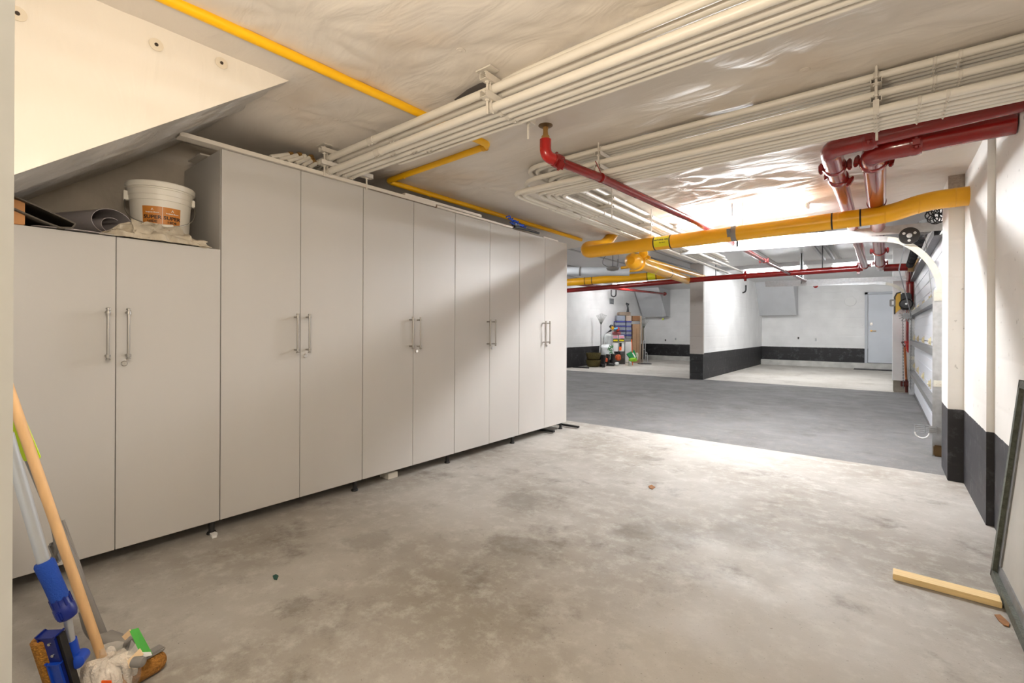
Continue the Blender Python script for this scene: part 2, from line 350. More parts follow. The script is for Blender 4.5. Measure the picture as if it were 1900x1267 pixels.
def text_bm(s, size, place, depth=0.0006):
    """lettering as mesh; place(x, y, z) maps flat text coordinates into the scene"""
    cu = bpy.data.curves.new('lettering', 'FONT'); cu.body = s; cu.size = size; cu.align_x = 'CENTER'; cu.align_y = 'CENTER'; cu.extrude = depth; cu.resolution_u = 2; cu.offset = size * 0.022
    o = bpy.data.objects.new('lettering', cu); me = bpy.data.meshes.new_from_object(o)
    bm = B(); bm.from_mesh(me)
    bmesh.ops.subdivide_edges(bm, edges=[e for e in bm.edges if e.calc_length() > size * 0.3], cuts=2)
    for v in bm.verts: v.co = place(v.co.x, v.co.y, v.co.z)
    bpy.data.objects.remove(o); bpy.data.curves.remove(cu); bpy.data.meshes.remove(me)
    return bm

# ================================================================== THE SETTING
CZ = 2.36          # garage ceiling
DZ = 2.75          # driveway ceiling
struct('floor', bx(B(), (-3.6, -1.6, -0.2), (0.6, 5.08, 0)), M_SLAB)
struct('floor_driveway', bx(B(), (-12, 5.08, -0.2), (0.7, 11.45, -0.002)), M_ASPH)
struct('floor_bays', bx(B(), (-12, 11.45, -0.2), (0.7, 18.4, 0)), M_BAY)

def fpt(px, py): p = at(px, py, Z=CZ); return (p.x, p.y)
FAST = [fpt(855, 95), fpt(625, 222), fpt(895, 349), fpt(1493, 129), fpt(546, 200), fpt(1240, 332), fpt(1268, 350), fpt(1390, 330),
        fpt(1040, 60), fpt(1135, 20), fpt(560, 40), fpt(740, 140), fpt(1650, 60), fpt(1700, 330), fpt(1000, 430), fpt(820, 330), fpt(1180, 90), fpt(1530, 330)]
def hsh(i): return math.sin(i * 12.9898) * 43758.5453 % 1
def ceil_z(x, y, folds=1.0):
    z = 0.0; near = 9
    for i, (fx, fy) in enumerate(FAST):
        dx, dy = x - fx, y - fy; r = math.hypot(dx, dy)
        near = min(near, r)
        if r < 1.1:
            th = math.atan2(dy, dx); n = 7 + int(hsh(i) * 5)
            wob = noise.noise(Vector((x * 3, y * 3, i))) * 1.6
            a = 0.0085 if i in (5, 6, 7, 17) else 0.0075
            z += a * folds * math.exp(-r / 0.24) * math.cos(n * th + hsh(i + 3) * 6 + wob) * (r / (r + 0.05))
    z -= 0.014 * (1 - math.exp(-(near / 0.22) ** 2))
    z += 0.006 * noise.noise(Vector((x * 1.3, y * 2.1, 3.1))) + 0.003 * noise.noise(Vector((x * 5, y * 9, 1.7)))
    return CZ + z
bm = B(); sheet(bm, lambda u, v: Vector((-3.9 + 4.5 * u, -0.2 + 6.1 * v, ceil_z(-3.9 + 4.5 * u, -0.2 + 6.1 * v))), 170, 230)
struct('ceiling', bm, M_FOIL, smooth=True)
struct('ceiling_slab', bx(B(), (-12, -0.2, CZ + 0.03), (0.7, 5.9, DZ + 0.15)), M_CEILD)
struct('ceiling_left', bx(B(), (-12, 4.9, CZ - 0.01), (-3.9, 5.9, CZ + 0.03)), M_FOIL)
struct('trim_1', bx(B(), (-12, 5.885, CZ - 0.012), (0.6, 5.915, DZ)), M_CEILD)
struct('ceiling_driveway', bx(B(), (-12, 5.9, DZ), (0.7, 18.4, DZ + 0.15)), M_CEILD)
struct('trim_2', bx(B(), (-12, 12.5, DZ - 0.09), (0.7, 12.9, DZ)), M_CEILD)
for i, x in enumerate((-7.3, -6.1, -4.85, -3.6, -2.0, -0.76)):
    struct('trim_%d' % (i + 3), bx(B(), (x - .03, 5.95, DZ - 0.014), (x + .03, 12.5, DZ)), M_SEAM)
for i, (fx, fy) in enumerate(FAST[:5] + FAST[5:8]):
    zz = ceil_z(fx, fy) - .001
    w_ = tag(obj('insulation_washer', lathe(B(), [(.002, -.004), (.004, -.003), (.010, -.0015), (.020, -.002), (.022, 0)], (fx, fy, zz), 18), M_FOIL), 'small round ceiling insulation washer at the centre of puckered folds', 'fastener', 'washers pinning the ceiling sheet')
# a lifted flap of the ceiling sheet, dark behind, above the pipe rack
pf = [at(843, 185, Z=CZ - .022), at(868, 166, Z=CZ - .022), at(890, 155, Z=CZ - .022), at(920, 148, Z=CZ - .022), at(916, 172, Z=CZ - .024), at(850, 192, Z=CZ - .024)]
tag(obj('loose_sheet_flap', prism(B(), pf, (0, 0, .002)), mat('dark_sheet_back', srgb(96, 88, 84), .5)), 'dark loose flap of ceiling sheet beside the near pipe rack', 'sheet flap')

# walls of the garage
struct('wall_left', bx(B(), (-3.62, -0.2, 0), (-3.52, 5.0, CZ + .03)), M_RAWC)
struct('wall_back', bx(B(), (-3.6, -0.12, 0), (-0.6, 0.047, CZ + .02)), M_JAMB)
struct('wall_back_header', bx(B(), (-0.6, -0.12, 2.2), (0.51, 0.03, CZ + .02)), M_JAMB)
struct('wall_vestibule_left', bx(B(), (-0.75, -1.6, 0), (-0.65, -0.12, CZ)), M_JAMB)
struct('wall_vestibule_end', bx(B(), (-0.75, -1.7, 0), (0.6, -1.6, CZ)), M_JAMB)
struct('ceiling_vestibule', bx(B(), (-0.75, -1.6, CZ), (0.6, -0.2, CZ + .1)), M_JAMB)
bm = B(); bx(bm, (0.51, -1.6, 0), (0.70, 5.9, CZ + .03)); bx(bm, (0.477, 3.932, 0), (0.52, 4.92, CZ + .02)); bx(bm, (0.386, 4.92, 0), (0.52, 5.40, CZ + .02), 0.004)
struct('wall_right', bm, M_WALLR)
bm = B(); bx(bm, (0.384, 4.916, 2.235), (0.478, 4.93, CZ)); bx(bm, (0.47, 3.02, 2.25), (0.52, 3.20, CZ)); struct('trim_10', bm, M_PATCH)
struct('wall_front_left', bx(B(), (-12, 4.9, 0), (-3.62, 5.04, CZ + .03)), M_WALLFAR)
# stair soffit above the low cabinet: smooth side, crumpled underside
sa = at(545, 147, X=-2.25); sb = at(25, 325, X=-2.25); sl = (sa.z - sb.z) / (sa.y - sb.y); sz0 = sb.z + (0.047 - sb.y) * sl
sya = sa.y + (CZ - sa.z) / sl
bm = B()
def side(u, v):
    y = 0.03 + (sya - 0.03) * u; zl = sz0 + (y - 0.047) * sl
    z = zl + (CZ + .02 - zl) * v
    return Vector((-2.25 + 0.008 * noise.noise(Vector((0, y * 2.2, z * 2.2))) + 0.003 * noise.noise(Vector((5, y * 9, z * 9))), y, z))
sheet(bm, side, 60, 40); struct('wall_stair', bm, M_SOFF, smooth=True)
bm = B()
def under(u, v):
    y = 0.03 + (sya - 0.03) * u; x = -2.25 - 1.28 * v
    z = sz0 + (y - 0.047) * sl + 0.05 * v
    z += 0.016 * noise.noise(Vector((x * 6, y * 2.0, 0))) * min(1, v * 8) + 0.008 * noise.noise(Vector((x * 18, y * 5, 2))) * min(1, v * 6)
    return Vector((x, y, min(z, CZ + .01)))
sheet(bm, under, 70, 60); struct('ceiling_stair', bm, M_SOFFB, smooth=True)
for i, (px, py) in enumerate(((32, 25), (290, 83), (411, 117))):
    p = at(px, py, X=-2.243)
    h = thing('insulation_pin', ['insulation pin in a thin pencilled ring at the far left of the stair side', 'insulation pin on the stair side with the widest greasy ring around it', 'insulation pin on the stair side nearest its pointed tip'][i], 'fastener', p, 'insulation pins in the stair side')
    obj('washer', lathe(B(), [(0.024, 0), (0.024, 0.0015), (0.001, 0.002)], p, 20, Vector((1, 0, 0))), mat('washer_stain', srgb(228, 216, 196), .6), h)
    obj('pin_hole', lathe(B(), [(0.007, 0), (0.006, 0.004), (0.001, 0.004)], p + Vector((0.001, 0, 0)), 12, Vector((1, 0, 0))), M_GAP, h)

# driveway and bays
struct('wall_far', bx(B(), (-12, 18.13, 0), (0.7, 18.4, DZ)), M_WALLFAR)
struct('baseboard_far', bx(B(), (-3.33, 17.97, 0), (0.3, 18.13, 0.175), .005), M_KERB)
struct('baseboard_bay', bx(B(), (-7.5, 17.97, 0), (-3.63, 18.13, 0.165), .005), M_KERB)
struct('wall_partition', bx(B(), (-3.63, 11.45, 0), (-3.33, 18.13, DZ)), M_WALLFAR)
struct('wall_column', bx(B(), (-3.632, 11.37, 0), (-3.328, 11.45, DZ)), M_COL)
struct('wall_bay_left', bx(B(), (-7.75, 11.5, 0), (-7.56, 18.13, DZ)), M_WALLFAR)
struct('wall_driveway_end', bx(B(), (-12.1, 4.9, 0), (-12, 18.4, DZ)), M_WALLFAR)
struct('wall_bay_right', bx(B(), (0.32, 11.9, 0), (0.6, 18.13, DZ)), M_WALLFAR)
struct('wall_driveway_right', bx(B(), (0.50, 5.9, 0), (0.7, 12.0, DZ)), M_WALLR)
bm = B(); bx(bm, (0.127, 11.6, 0.215), (0.6, 11.9, DZ)); struct('wall_pier', bm, mat('pier_white', srgb(250, 250, 250), .6, var=.05))
struct('baseboard_pier', bx(B(), (0.14, 11.5, 0), (0.6, 11.95, 0.215), .01), M_KERBG)
struct('wall_bulkhead_right', prism(B(), [(-3.33, 18.13, 1.68), (-3.33, 18.13, DZ), (-3.33, 17.0, DZ), (-3.33, 17.75, 1.68)], (1.08, 0, 0)), M_BULK)
struct('wall_bulkhead_left', prism(B(), [(-7.5, 18.13, 1.68), (-7.5, 18.13, DZ), (-7.5, 16.9, DZ), (-7.5, 17.7, 1.70)], (0.95, 0, 0)), M_BULK)
# service door at the back of the right bay
d = struct('door_1', bx(B(), (-0.39, 18.09, 0.19), (0.34, 18.12, 2.28)), M_DOOR)
bm = B(); bx(bm, (-0.47, 18.06, 0.175), (-0.40, 18.13, 2.36)); bx(bm, (-0.47, 18.06, 2.29), (0.36, 18.13, 2.36)); struct('door_frame', bm, mat('door_frame_grey', srgb(196, 200, 206), .5), d)
bm = B(); lathe(bm, [(.028, 0), (.028, .012)], (-0.31, 18.09, 1.17), 16, Vector((0, -1, 0))); tube(bm, [(-0.31, 18.08, 1.17), (-0.31, 18.04, 1.17), (-0.19, 18.04, 1.165)], .011, 8); obj('door_handle', bm, M_BRASS, d)
obj('deadbolt', bx(B(), (-0.345, 18.06, 1.34), (-0.275, 18.09, 1.42), .006), M_STEEL, d)

# ================================================================== LAMPS
def strip_lamp(label, x0, x1, y, z, housing_w=0.11, y1=None, nt=2, light_shield=.14, tube_m=None):
    y1 = y if y1 is None else y1
    t = thing('fluorescent_lamp', label, 'lamp', ((x0 + x1) / 2, (y + y1) / 2, z), 'fluorescent ceiling lamps')
    ang = math.atan2(y1 - y, x1 - x0); A = Matrix.Rotation(ang, 3, 'Z'); L = math.hypot(x1 - x0, y1 - y)
    c = Vector(((x0 + x1) / 2, (y + y1) / 2, z))
    obj('lamp_housing', obx(B(), c + Vector((0, 0, 0.028)), (L + .03, housing_w * .55, 0.03), A, .004), M_FIX, t)
    if light_shield: obj('light_shield', obx(B(), c + Vector((0, 0, 0.046)), (L + .04, light_shield, 0.006), A, .002), M_FIX, t)  # plate added above the tubes to keep their light off the ceiling
    for s in ((-1, 1) if nt == 2 else (0,)):
        o = A @ Vector((0, s * housing_w * .3, 0)); d = A @ Vector((L / 2 - .02, 0, 0))
        obj('fluorescent_tube', tube(B(), [c + o - d, c + o + d], 0.013, 8), tube_m or M_TUBE, t)
    for s in (-1, 1):
        obj('tube_socket', obx(B(), c + A @ Vector((s * (L / 2 - .005), 0, 0.0)), (.02, housing_w * .9, .04), A, .003), M_FIX, t)
    if z < 2.68 and z > 2.4:
        for s in (-1, 1): obj('hanging_rod', tube(B(), [c + A @ Vector((s * L * .35, 0, .045)), Vector(((c + A @ Vector((s * L * .35, 0, 0))).x, (c + A @ Vector((s * L * .35, 0, 0))).y, DZ - .001))], .004, 5), M_GALVD, t)
    return t
strip_lamp('glaring two-tube ceiling lamp just behind the big yellow gas pipe', -1.80, -0.56, 5.25, 2.315, y1=5.10, light_shield=0, tube_m=M_TUBE1)
strip_lamp('long white ceiling lamp over the left parking bay beside the grey bulkhead', -6.9, -5.5, 13.9, 2.62)
strip_lamp('bright ceiling lamp right of the column, seen above the long red pipe', -2.85, -1.45, 13.15, 2.63)
strip_lamp('bright ceiling lamp above the roller track near the red pipe drop', -0.95, 0.05, 13.15, 2.63)
strip_lamp('added unseen ceiling lamp far down the driveway to the left', -9.6, -8.2, 8.0, 2.66)  # unseen lamp added to light the driveway from the left
strip_lamp('added unseen ceiling lamp over the driveway far beyond the cabinets', -9.8, -8.4, 10.2, 2.69)  # another unseen lamp, added to brighten the far side of the driveway
strip_lamp('added ceiling lamp over the driveway hidden behind the edge of the garage ceiling', -1.5, -0.2, 6.55, 2.70)  # added out of sight to light the asphalt, column, pier and door
strip_lamp('added ceiling lamp over the driveway hidden behind the ceiling edge past the cabinets', -6.6, -5.2, 6.55, 2.70)  # added out of sight to light the left part of the driveway
t = thing('added_bulb', 'added unseen warm hanging bulb by the doorway of the garage', 'lamp', (-0.67, 0.17, 1.70))  # unseen bulb added as source of the warm light around the doorway
obj('bulb', lathe(B(), [(0.002, -.055), (.03, -.045), (.042, -.02), (.042, .005), (.03, .03), (.016, .05), (.014, .07)], (-0.67, 0.17, 1.765), 20), M_BULB, t)
obj('bulb_socket', lathe(B(), [(.018, 0), (.022, .01), (.022, .05), (.008, .06)], (-0.67, 0.17, 1.83), 16), M_DARK, t)
obj('lamp_cord', tube(B(), [(-0.67, 0.17, 1.885), (-0.67, 0.17, CZ - .01)], .004, 6), M_DARK, t)

# ================================================================== CABINETS
CX0, CXF = -3.505, -2.90
def leg(t, x, y):
    bm = B(); lathe(bm, [(.022, 0), (.025, .004), (.022, .012), (.0145, .016), (.0145, .066), (.022, .069), (.022, .079)], (x, y, 0), 16)
    obj('leg', bm, M_DARK, t)
def handle(parent, y, zc):
    x = CXF + .042; bm = B()
    tube(bm, [(x, y, zc - .12), (x, y, zc + .12)], .0062, 12)
    for s in (-1, 1):
        lathe(bm, [(.0062, 0), (.0105, .001), (.0105, .014), (.0062, .015)], (x, y, zc + s * .103 - .0075), 14)
        tube(bm, [(x, y, zc + s * .103), (CXF - .001, y, zc + s * .103)], .0058, 10)
        lathe(bm, [(.0062, 0), (.0095, .001), (.0095, .007), (.0062, .009)], (x, y, zc + s * .12 - .0045), 14)
    obj('door_handle', bm, M_STEEL, parent)
def cabinet(y0, ztop, label, lock=True, legs=(0,)):
    y1 = y0 + 0.908; ym = (y0 + y1) / 2
    t = thing('storage_cabinet', label, 'cabinet', ((CX0 + CXF) / 2, ym, 0), 'grey storage cabinets along the left wall')
    z0 = .079; th = .018
    bm = B()
    for a, b in (((CX0, y0, z0), (CXF - .02, y0 + th, ztop)), ((CX0, y1 - th, z0), (CXF - .02, y1, ztop)),
                 ((CX0, y0 + th, z0), (CXF - .02, y1 - th, z0 + th)), ((CX0, y0 + th, ztop - th), (CXF - .02, y1 - th, ztop)),
                 ((CX0, y0 + th, z0 + th), (CX0 + .008, y1 - th, ztop - th))): bx(bm, a, b)
    obj('body', bm, M_CAB, t, smooth=False)
    obj('inner_shadow_strip', bx(B(), (CXF - .035, ym - .03, z0 + .02), (CXF - .025, ym + .03, ztop - .02)), M_GAP, t, smooth=False)
    for i, (a, b) in enumerate(((y0 + .0012, ym - .0016), (ym + .0016, y1 - .0012))):
        dr = obj('door', bx(B(), (CXF - .0185, a, z0 + .001), (CXF, b, ztop - .001), .0012), M_CAB, t, smooth=False)
        hy = (b - .035) if i == 0 else (a + .038)
        handle(dr, hy, 1.122)
        if i == 1 and lock:
            bm = B(); lathe(bm, [(.0135, 0), (.0135, .003), (.011, .005), (.0105, .009), (.001, .009)], (CXF, a + .03, .978), 20, Vector((1, 0, 0))); obx(bm, (CXF + .0095, a + .03, .978), (.001, .002, .010)); obj('door_lock', bm, M_CHROME, dr)
    for yy in legs: leg(t, CXF - .045, yy)
    for yy in (y0 + .05, y1 - .05): leg(t, CX0 + .06, yy)
    return t
cabinet(0.112, 1.592, 'low grey two-door cabinet nearest the doorway with bucket on top', legs=(0.16, 0.995))
cabinet(1.022, 2.157, 'first tall grey two-door cabinet, its side rising beside the bucket', legs=(1.90,))
cabinet(1.932, 2.157, 'second tall grey two-door cabinet in the row, right of the first tall one', legs=(2.80,))
cabinet(2.842, 2.157, 'third tall grey two-door cabinet with the diagonal shadow starting on it', legs=(3.70,))
cabinet(3.752, 2.157, 'last tall grey two-door cabinet at the far end by the driveway', legs=(4.60,))
p = at(730, 877, X=-2.98)
tag(obj('white_block', bx(B(), (-3.07, 2.20, 0), (-2.96, 2.29, .045), .003), M_BUCK), 'small white foam block on the floor under the second tall cabinet', 'block')
# black metal base bars lying under the last cabinet
tag(obj('metal_bar', bx(B(), (-3.45, 4.32, 0.012), (-2.86, 4.36, .034), .003), M_DARK), 'black metal bar on the floor under the last cabinet, joined to its leg', 'metal bar')
tag(obj('metal_bar', bx(B(), (-3.45, 4.715, 0.012), (-2.775, 4.75, .034), .003), M_DARK), 'black metal bar poking out on the floor past the end of the cabinets', 'metal bar')
tag(obj('metal_bar', bx(B(), (-7.49, 12.38, 0.0), (-6.93, 12.42, .035), .003), M_DARK), 'black metal bar lying on the floor by the far left bay wall', 'metal bar')

# boards and rubbish on the tall cabinets
tag(obj('shelf_board', bx(B(), (-2.955, 0.82, 2.159), (-2.878, 2.60, 2.182), .002), M_BOARD), 'long white shelf board on the first two tall cabinets, overhanging the low one', 'board')
tag(obj('shelf_board', bx(B(), (-3.06, 2.30, 2.186), (-2.90, 3.18, 2.208), .002), M_BOARD), 'second white shelf board lying partly on the first, towards the driveway', 'board')
tag(obj('shelf_board', bx(B(), (-3.0, 2.62, 2.159), (-2.885, 3.62, 2.176), .002), M_BOARD), 'thin white board on the third tall cabinet ending at the blue straps', 'board')
tag(obj('cardboard_sheet', bx(B(), (-2.90, 1.98, 2.1585), (-2.893, 2.62, 2.1588 + .02), .0), M_CARDD), 'brown cardboard edge squeezed under the long white board', 'cardboard')
bm = B(); obx(bm, (-3.11, 2.03, 2.20), (.09, .62, .035), Matrix.Rotation(.06, 3, 'Z')); tag(obj('cardboard_box', bm, M_CARD), 'flat brown cardboard box behind the white board, under the conduits', 'box')
tag(obj('plastic_sheet', bx(B(), (-3.30, 0.98, 2.16), (-3.10, 1.42, 2.168)), mat('pale_sheet', srgb(200, 192, 182), .5)), 'pale flat sheet lying behind the long white board', 'sheet')
bm = B()
for i in range(9):
    a = at(945 + i * 3.5, 403 + i * 2.0 + (i % 3) * 2, X=-2.90 - .01 * (i % 2))
    tube(bm, fillet([a + Vector((0, -.05, .012 * math.sin(i * 2))), a + Vector((.01, 0, .022 * math.cos(i * 1.7))), a + Vector((-.01, .04, -.012)), a + Vector((.0, .06, .01))], .02, 3), .007, 6)
bmesh.ops.translate(bm, verts=bm.verts, vec=(0, 0, -min(v.co.z for v in bm.verts) + 2.178))
tag(obj('blue_strap', bm, M_BLUE), 'crumpled bright blue strap bundle on top of the last cabinets', 'strap')
bm = B(); a = at(955, 412, X=-2.90); b = at(1000, 432, X=-2.88)
a.z = 2.185; b.z = 2.182; tube(bm, [a, a.lerp(b, .5) + Vector((0, 0, .004)), b], .012, 10)
t = thing('black_tool', 'black tube handle beside the blue strap on the last cabinet', 'tool', (a.x, a.y, 2.17)); obj('tube', bm, M_DARK, t)
obj('clip', obx(B(), a + Vector((-.01, .03, .022)), (.05, .09, .02), None, .006), M_DARK, t)
tag(obj('white_tube', tube(B(), [(-2.91, 4.18, 2.166), (-2.93, 4.50, 2.170)], .009, 8), M_BOARD), 'thin white tube on the far end of the last cabinet', 'tube')

# six capped conduit stubs with brass ends on top of the first tall cabinet
labs = ['leftmost brass-tipped white conduit stub above the first tall cabinet', 'second brass-tipped white conduit stub from the left above the first tall cabinet', 'third brass-tipped conduit stub from the left, its end pale', 'fourth brass-tipped white conduit stub from the left, above the cabinets', 'fifth white conduit stub from the left, with a hollow brass nut', 'rightmost brass-tipped white conduit stub, next to the pipe rack']
for i, (bx_, by_, tx_, ty_) in enumerate(((502, 291, 540, 282), (518, 296, 556, 283), (533, 300, 564, 286), (549, 304, 577, 287), (562, 308, 580, 293), (574, 311, 589, 298))):
    a = at(bx_, by_, X=-2.985); a.z = max(a.z, 2.185); b = at(tx_, ty_ + 4, X=-3.005)
    t = thing('conduit_stub', labs[i], 'pipe end', (a.x, a.y, a.z), 'capped conduit stubs')
    d = (b - a).normalized()
    obj('pipe', tube(B(), [a, a + (b - a) * .88], .0135, 14), M_PIPEW, t)
    obj('brass_fitting', lathe(B(), [(.011, -.016), (.017, -.014), (.017, .0), (.0135, .002), (.0135, .012), (.008, .013), (.007, .005), (.001, .005)], b, 12, d), M_BRASS if i != 2 else M_BUCK, t)

# ================================================================== ON THE LOW CABINET
LT = 1.593
# paint bucket
bc = Vector((-3.12, 0.80, LT)); t = thing('paint_bucket', 'white plastic paint bucket with orange-brown label on the low cabinet', 'bucket', bc)
prof = [(.001, 0), (.120, 0), (.124, .004), (.136, .235), (.139, .237), (.141, .262), (.143, .264), (.145, .292), (.149, .294), (.149, .305)]
bod = obj('bucket_body', lathe(B(), prof, bc, 56), M_BUCK, t)
obj('lid', lathe(B(), [(.149, .300), (.156, .302), (.157, .325), (.153, .331), (.146, .331), (.142, .322), (.001, .322)], bc, 56), M_BUCK, t)
fa = math.atan2(-bc.y, -bc.x)   # towards the doorway
def on_bucket(a, z, off=.0006):
    r = .124 + (z - .004) / .231 * .012 + off
    return bc + Vector((r * math.cos(fa + a), r * math.sin(fa + a), z))
lab = obj('label', sheet(B(), lambda u, v: on_bucket(-.62 + 1.30 * u, .028 + .172 * v), 30, 6), M_BLAB, t)
obj('label_band', sheet(B(), lambda u, v: on_bucket(-.62 + 1.30 * u, .060 + .048 * v, .0011), 30, 2), mat('label_pale', srgb(232, 214, 184), .45), lab)
for k, a0 in enumerate((-.28, .38)):
    for s, sz, zz in (('SUPER', .0255, .143), ('HIDE', .0175, .121)):
        obj('lettering', text_bm(s, sz, lambda x, y, z, a0=a0, zz=zz: on_bucket(a0 + x * 1.1 / .131, zz + y, .0016 + z)), M_BLACKP, lab)
    bm = text_bm('Benjamin Moore', .0085, lambda x, y, z, a0=a0: on_bucket(a0 + x / .131, .168 + y, .0016 + z))
    c0 = on_bucket(a0, .18, .0014)
    for sg in (-1, 1):
        prism(bm, [on_bucket(a0 + sg * .045, .177, .001), on_bucket(a0 + sg * .03, .177, .001), on_bucket(a0, .186, .001), on_bucket(a0, .190, .001)], Vector((math.cos(fa + a0), math.sin(fa + a0), 0)) * .0012)
    obj('maker_mark', bm, M_WHITE, lab)
obj('label_seam', sheet(B(), lambda u, v: on_bucket(.045 + .012 * u, .028 + .172 * v, .0012), 2, 4), M_WHITE, lab)
for s in (-1, 1):
    a = fa + s * 1.5; pe = bc + Vector((.146 * math.cos(a), .146 * math.sin(a), .262)); obj('handle_ear', obx(B(), pe, (.018, .026, .04), Matrix.Rotation(a, 3, 'Z'), .004), M_BUCK, t)
pts = []
for k in range(21):
    a = fa - 1.5 + 3.0 * k / 20; s = math.sin(PI * k / 20)
    pts.append(bc + Vector(((.154 + .02 * s) * math.cos(a), (.154 + .02 * s) * math.sin(a), .258 - .165 * max(0.0, s) ** .6)))
obj('wire_handle', tube(B(), pts, .002, 6), M_STEEL, t)
obj('handle_grip', tube(B(), pts[8:13], .008, 10), M_BUCK, t)
# crumpled drop cloth
def cloth(u, v):
    x = -3.02 + .14 * v; y = .50 + .47 * u
    n1 = noise.noise(Vector((u * 5, v * 3, 1))); n2 = noise.noise(Vector((u * 13, v * 8, 4)))
    e = max(0.0, math.sin(PI * min(1, max(0, v)))) ** .5; eu = min(1, 6 * u, 6 * (1 - u))
    z = LT + .003 + (.05 + .035 * n1 + .018 * n2 + .03 * math.exp(-((u - .45) / .25) ** 2)) * e * max(0, eu)
    return Vector((x + .03 * n2 + .02 * n1, y + .03 * n1, z))
bm = B(); sheet(bm, cloth, 60, 24, .003)
def cloth2(u, v):
    x = -2.97 + .075 * v; y = .63 + .33 * u; n = noise.noise(Vector((u * 9, v * 5, 9)))
    return Vector((x + .012 * n, y + .01 * n, LT + .035 + .062 * math.sin(PI * v) * (1 - .5 * u) + .014 * noise.noise(Vector((u * 7, v * 3, 2))) - .035 * u))
sheet(bm, cloth2, 40, 12, .003)
tag(obj('drop_cloth', bm, M_CLOTH), 'crumpled paint-stained canvas drop cloth in front of the bucket', 'cloth')
# rolled vinyl sheet, mouth towards the bucket
rc = at(206, 411, X=-2.985); ux = Vector((.92, .40, 0)).normalized(); hx = Vector((-ux.y, ux.x, 0))
def roll(u, v, turns=1.6):
    th = -1.25 - u * turns * 2 * PI; r = .076 * (1 - .60 * max(0, (u - .55)) / .45)
    if u < .08: f = (.08 - u) / .08; return rc - ux * (v * .46) + hx * (.025 + .09 * f) + Vector((0, 0, -.062 - .004 * f))
    return rc - ux * (v * .46) + hx * (r * 1.15 * math.cos(th) + .02 * u) + Vector((0, 0, 1)) * (r * math.sin(th) * .82 - .02 * max(0, u - .5))
bm = B(); sheet(bm, roll, 70, 4, .0025)
t = obj('rolled_vinyl_sheet', bm, M_VINYL); tag(t, 'rolled smooth grey vinyl sheet with its open mouth towards the bucket', 'rolled sheet')
zmin = min((t.matrix_world @ v.co).z if False else v.co.z for v in t.data.vertices) + t.location.z; t.location.z += (LT + .012 - zmin)
# dark felt-backed sheet folded into a teardrop loop, overhanging the front
def loop(u, v):
    # profile in image-facing plane: long upper leaf, tight turn, lower leaf
    pr = [(-.52, .205), (-.40, .190), (-.28, .135), (-.15, .075), (-.06, .030), (-.02, .008), (-.03, -.012), (-.07, -.018), (-.13, .005), (-.22, .05), (-.32, .095), (-.40, .11)]
    f = u * (len(pr) - 1); i = min(int(f), len(pr) - 2); q = f - i
    y = pr[i][0] * (1 - q) + pr[i + 1][0] * q; z = pr[i][1] * (1 - q) + pr[i + 1][1] * q
    return Vector((-2.862 - .36 * v, .43 + y * .92 + .015 * v, LT + .021 + z * .80))
bm = B(); sheet(bm, loop, 66, 4, .006)
tag(obj('folded_felt_sheet', bm, M_VINYL2), 'dark grey sheet folded into a loop, hanging over the low cabinet front', 'sheet')
bm = B(); prism(bm, [(-2.93 + .06 * math.cos(a) * (1), .44 + .16 * math.sin(a), LT + .003) for a in [k * PI / 12 for k in range(24)]], (0, 0, .003))  # flat grey shape standing for the roll's shadow at the cabinet front
tag(obj('shadow_patch', bm, M_VINYL), 'flat grey patch standing for a shadow under the looped dark sheet', 'sheet')
bm = B(); bx(bm, (-3.2, -.0 + .06, LT), (-2.90, .26, LT + .105), .003); t = tag(obj('wooden_box', bm, mat('orange_wood', srgb(206, 140, 72), .5, var=.08, vscale=9)), 'orange-brown wooden box beside the wall under the looped dark sheet', 'box')

# ================================================================== NEAR PIPE RACK (runs along X, in front)
def clamp(bm, x, y, z, r, up):
    """strut clip around one pipe: band and screw ears; up = height of strut the ears reach"""
    w = .011; pts = []
    for k in range(13):
        a = PI + PI * k / 12 if up > z else PI * k / 12
        pts.append(Vector((x, y + (r + .0025) * math.cos(a), z + (r + .0025) * math.sin(a))))
    pts = [Vector((x, pts[0].y, up))] + pts + [Vector((x, pts[-1].y, up))]
    n = len(pts)
    for s in range(n - 1):
        a, b = pts[s], pts[s + 1]; d = (b - a)
        if d.length < 1e-6: continue
        obx(bm, (a + b) / 2, (.0025, w * 2, d.length * 1.06), axes(d, Vector((1, 0, 0))))
    sg = -1 if up > z else 1
    tube(bm, [(x - .0, y + sg * 0, z + sg * (r)), (x, y, z + sg * (r + .008))], .004, 6)
def channel(bm, a, b, w=.041, h=.032, open_up=True):
    a, b = Vector(a), Vector(b); d = b - a; A = axes(d, Vector((0, 0, 1))); L = d.length; m = (a + b) / 2; t = .003
    s = 1 if open_up else -1
    obx(bm, m + Vector((0, 0, -s * (h / 2 - t / 2))), (w, t, L), A)
    side_ = A @ Vector((1, 0, 0))
    for q in (-1, 1): obx(bm, m + side_ * (q * (w / 2 - t / 2)), (t, h, L), A)
    for q in (-1, 1): obx(bm, m + side_ * (q * (w / 2 - .006)) + Vector((0, 0, s * (h / 2 - t / 2))), (.010, t, L), A)
XE = 0.50
lowA = [(1.655, .0206), (1.714, .017), (1.768, .017), (1.818, .015)]
upA = [(1.650, .0206), (1.716, .0175)]
ZS1, ZS2 = 2.315, 2.2325     # strut heights
words = ['front', 'second', 'third', 'fourth', 'fifth', 'sixth', 'seventh']
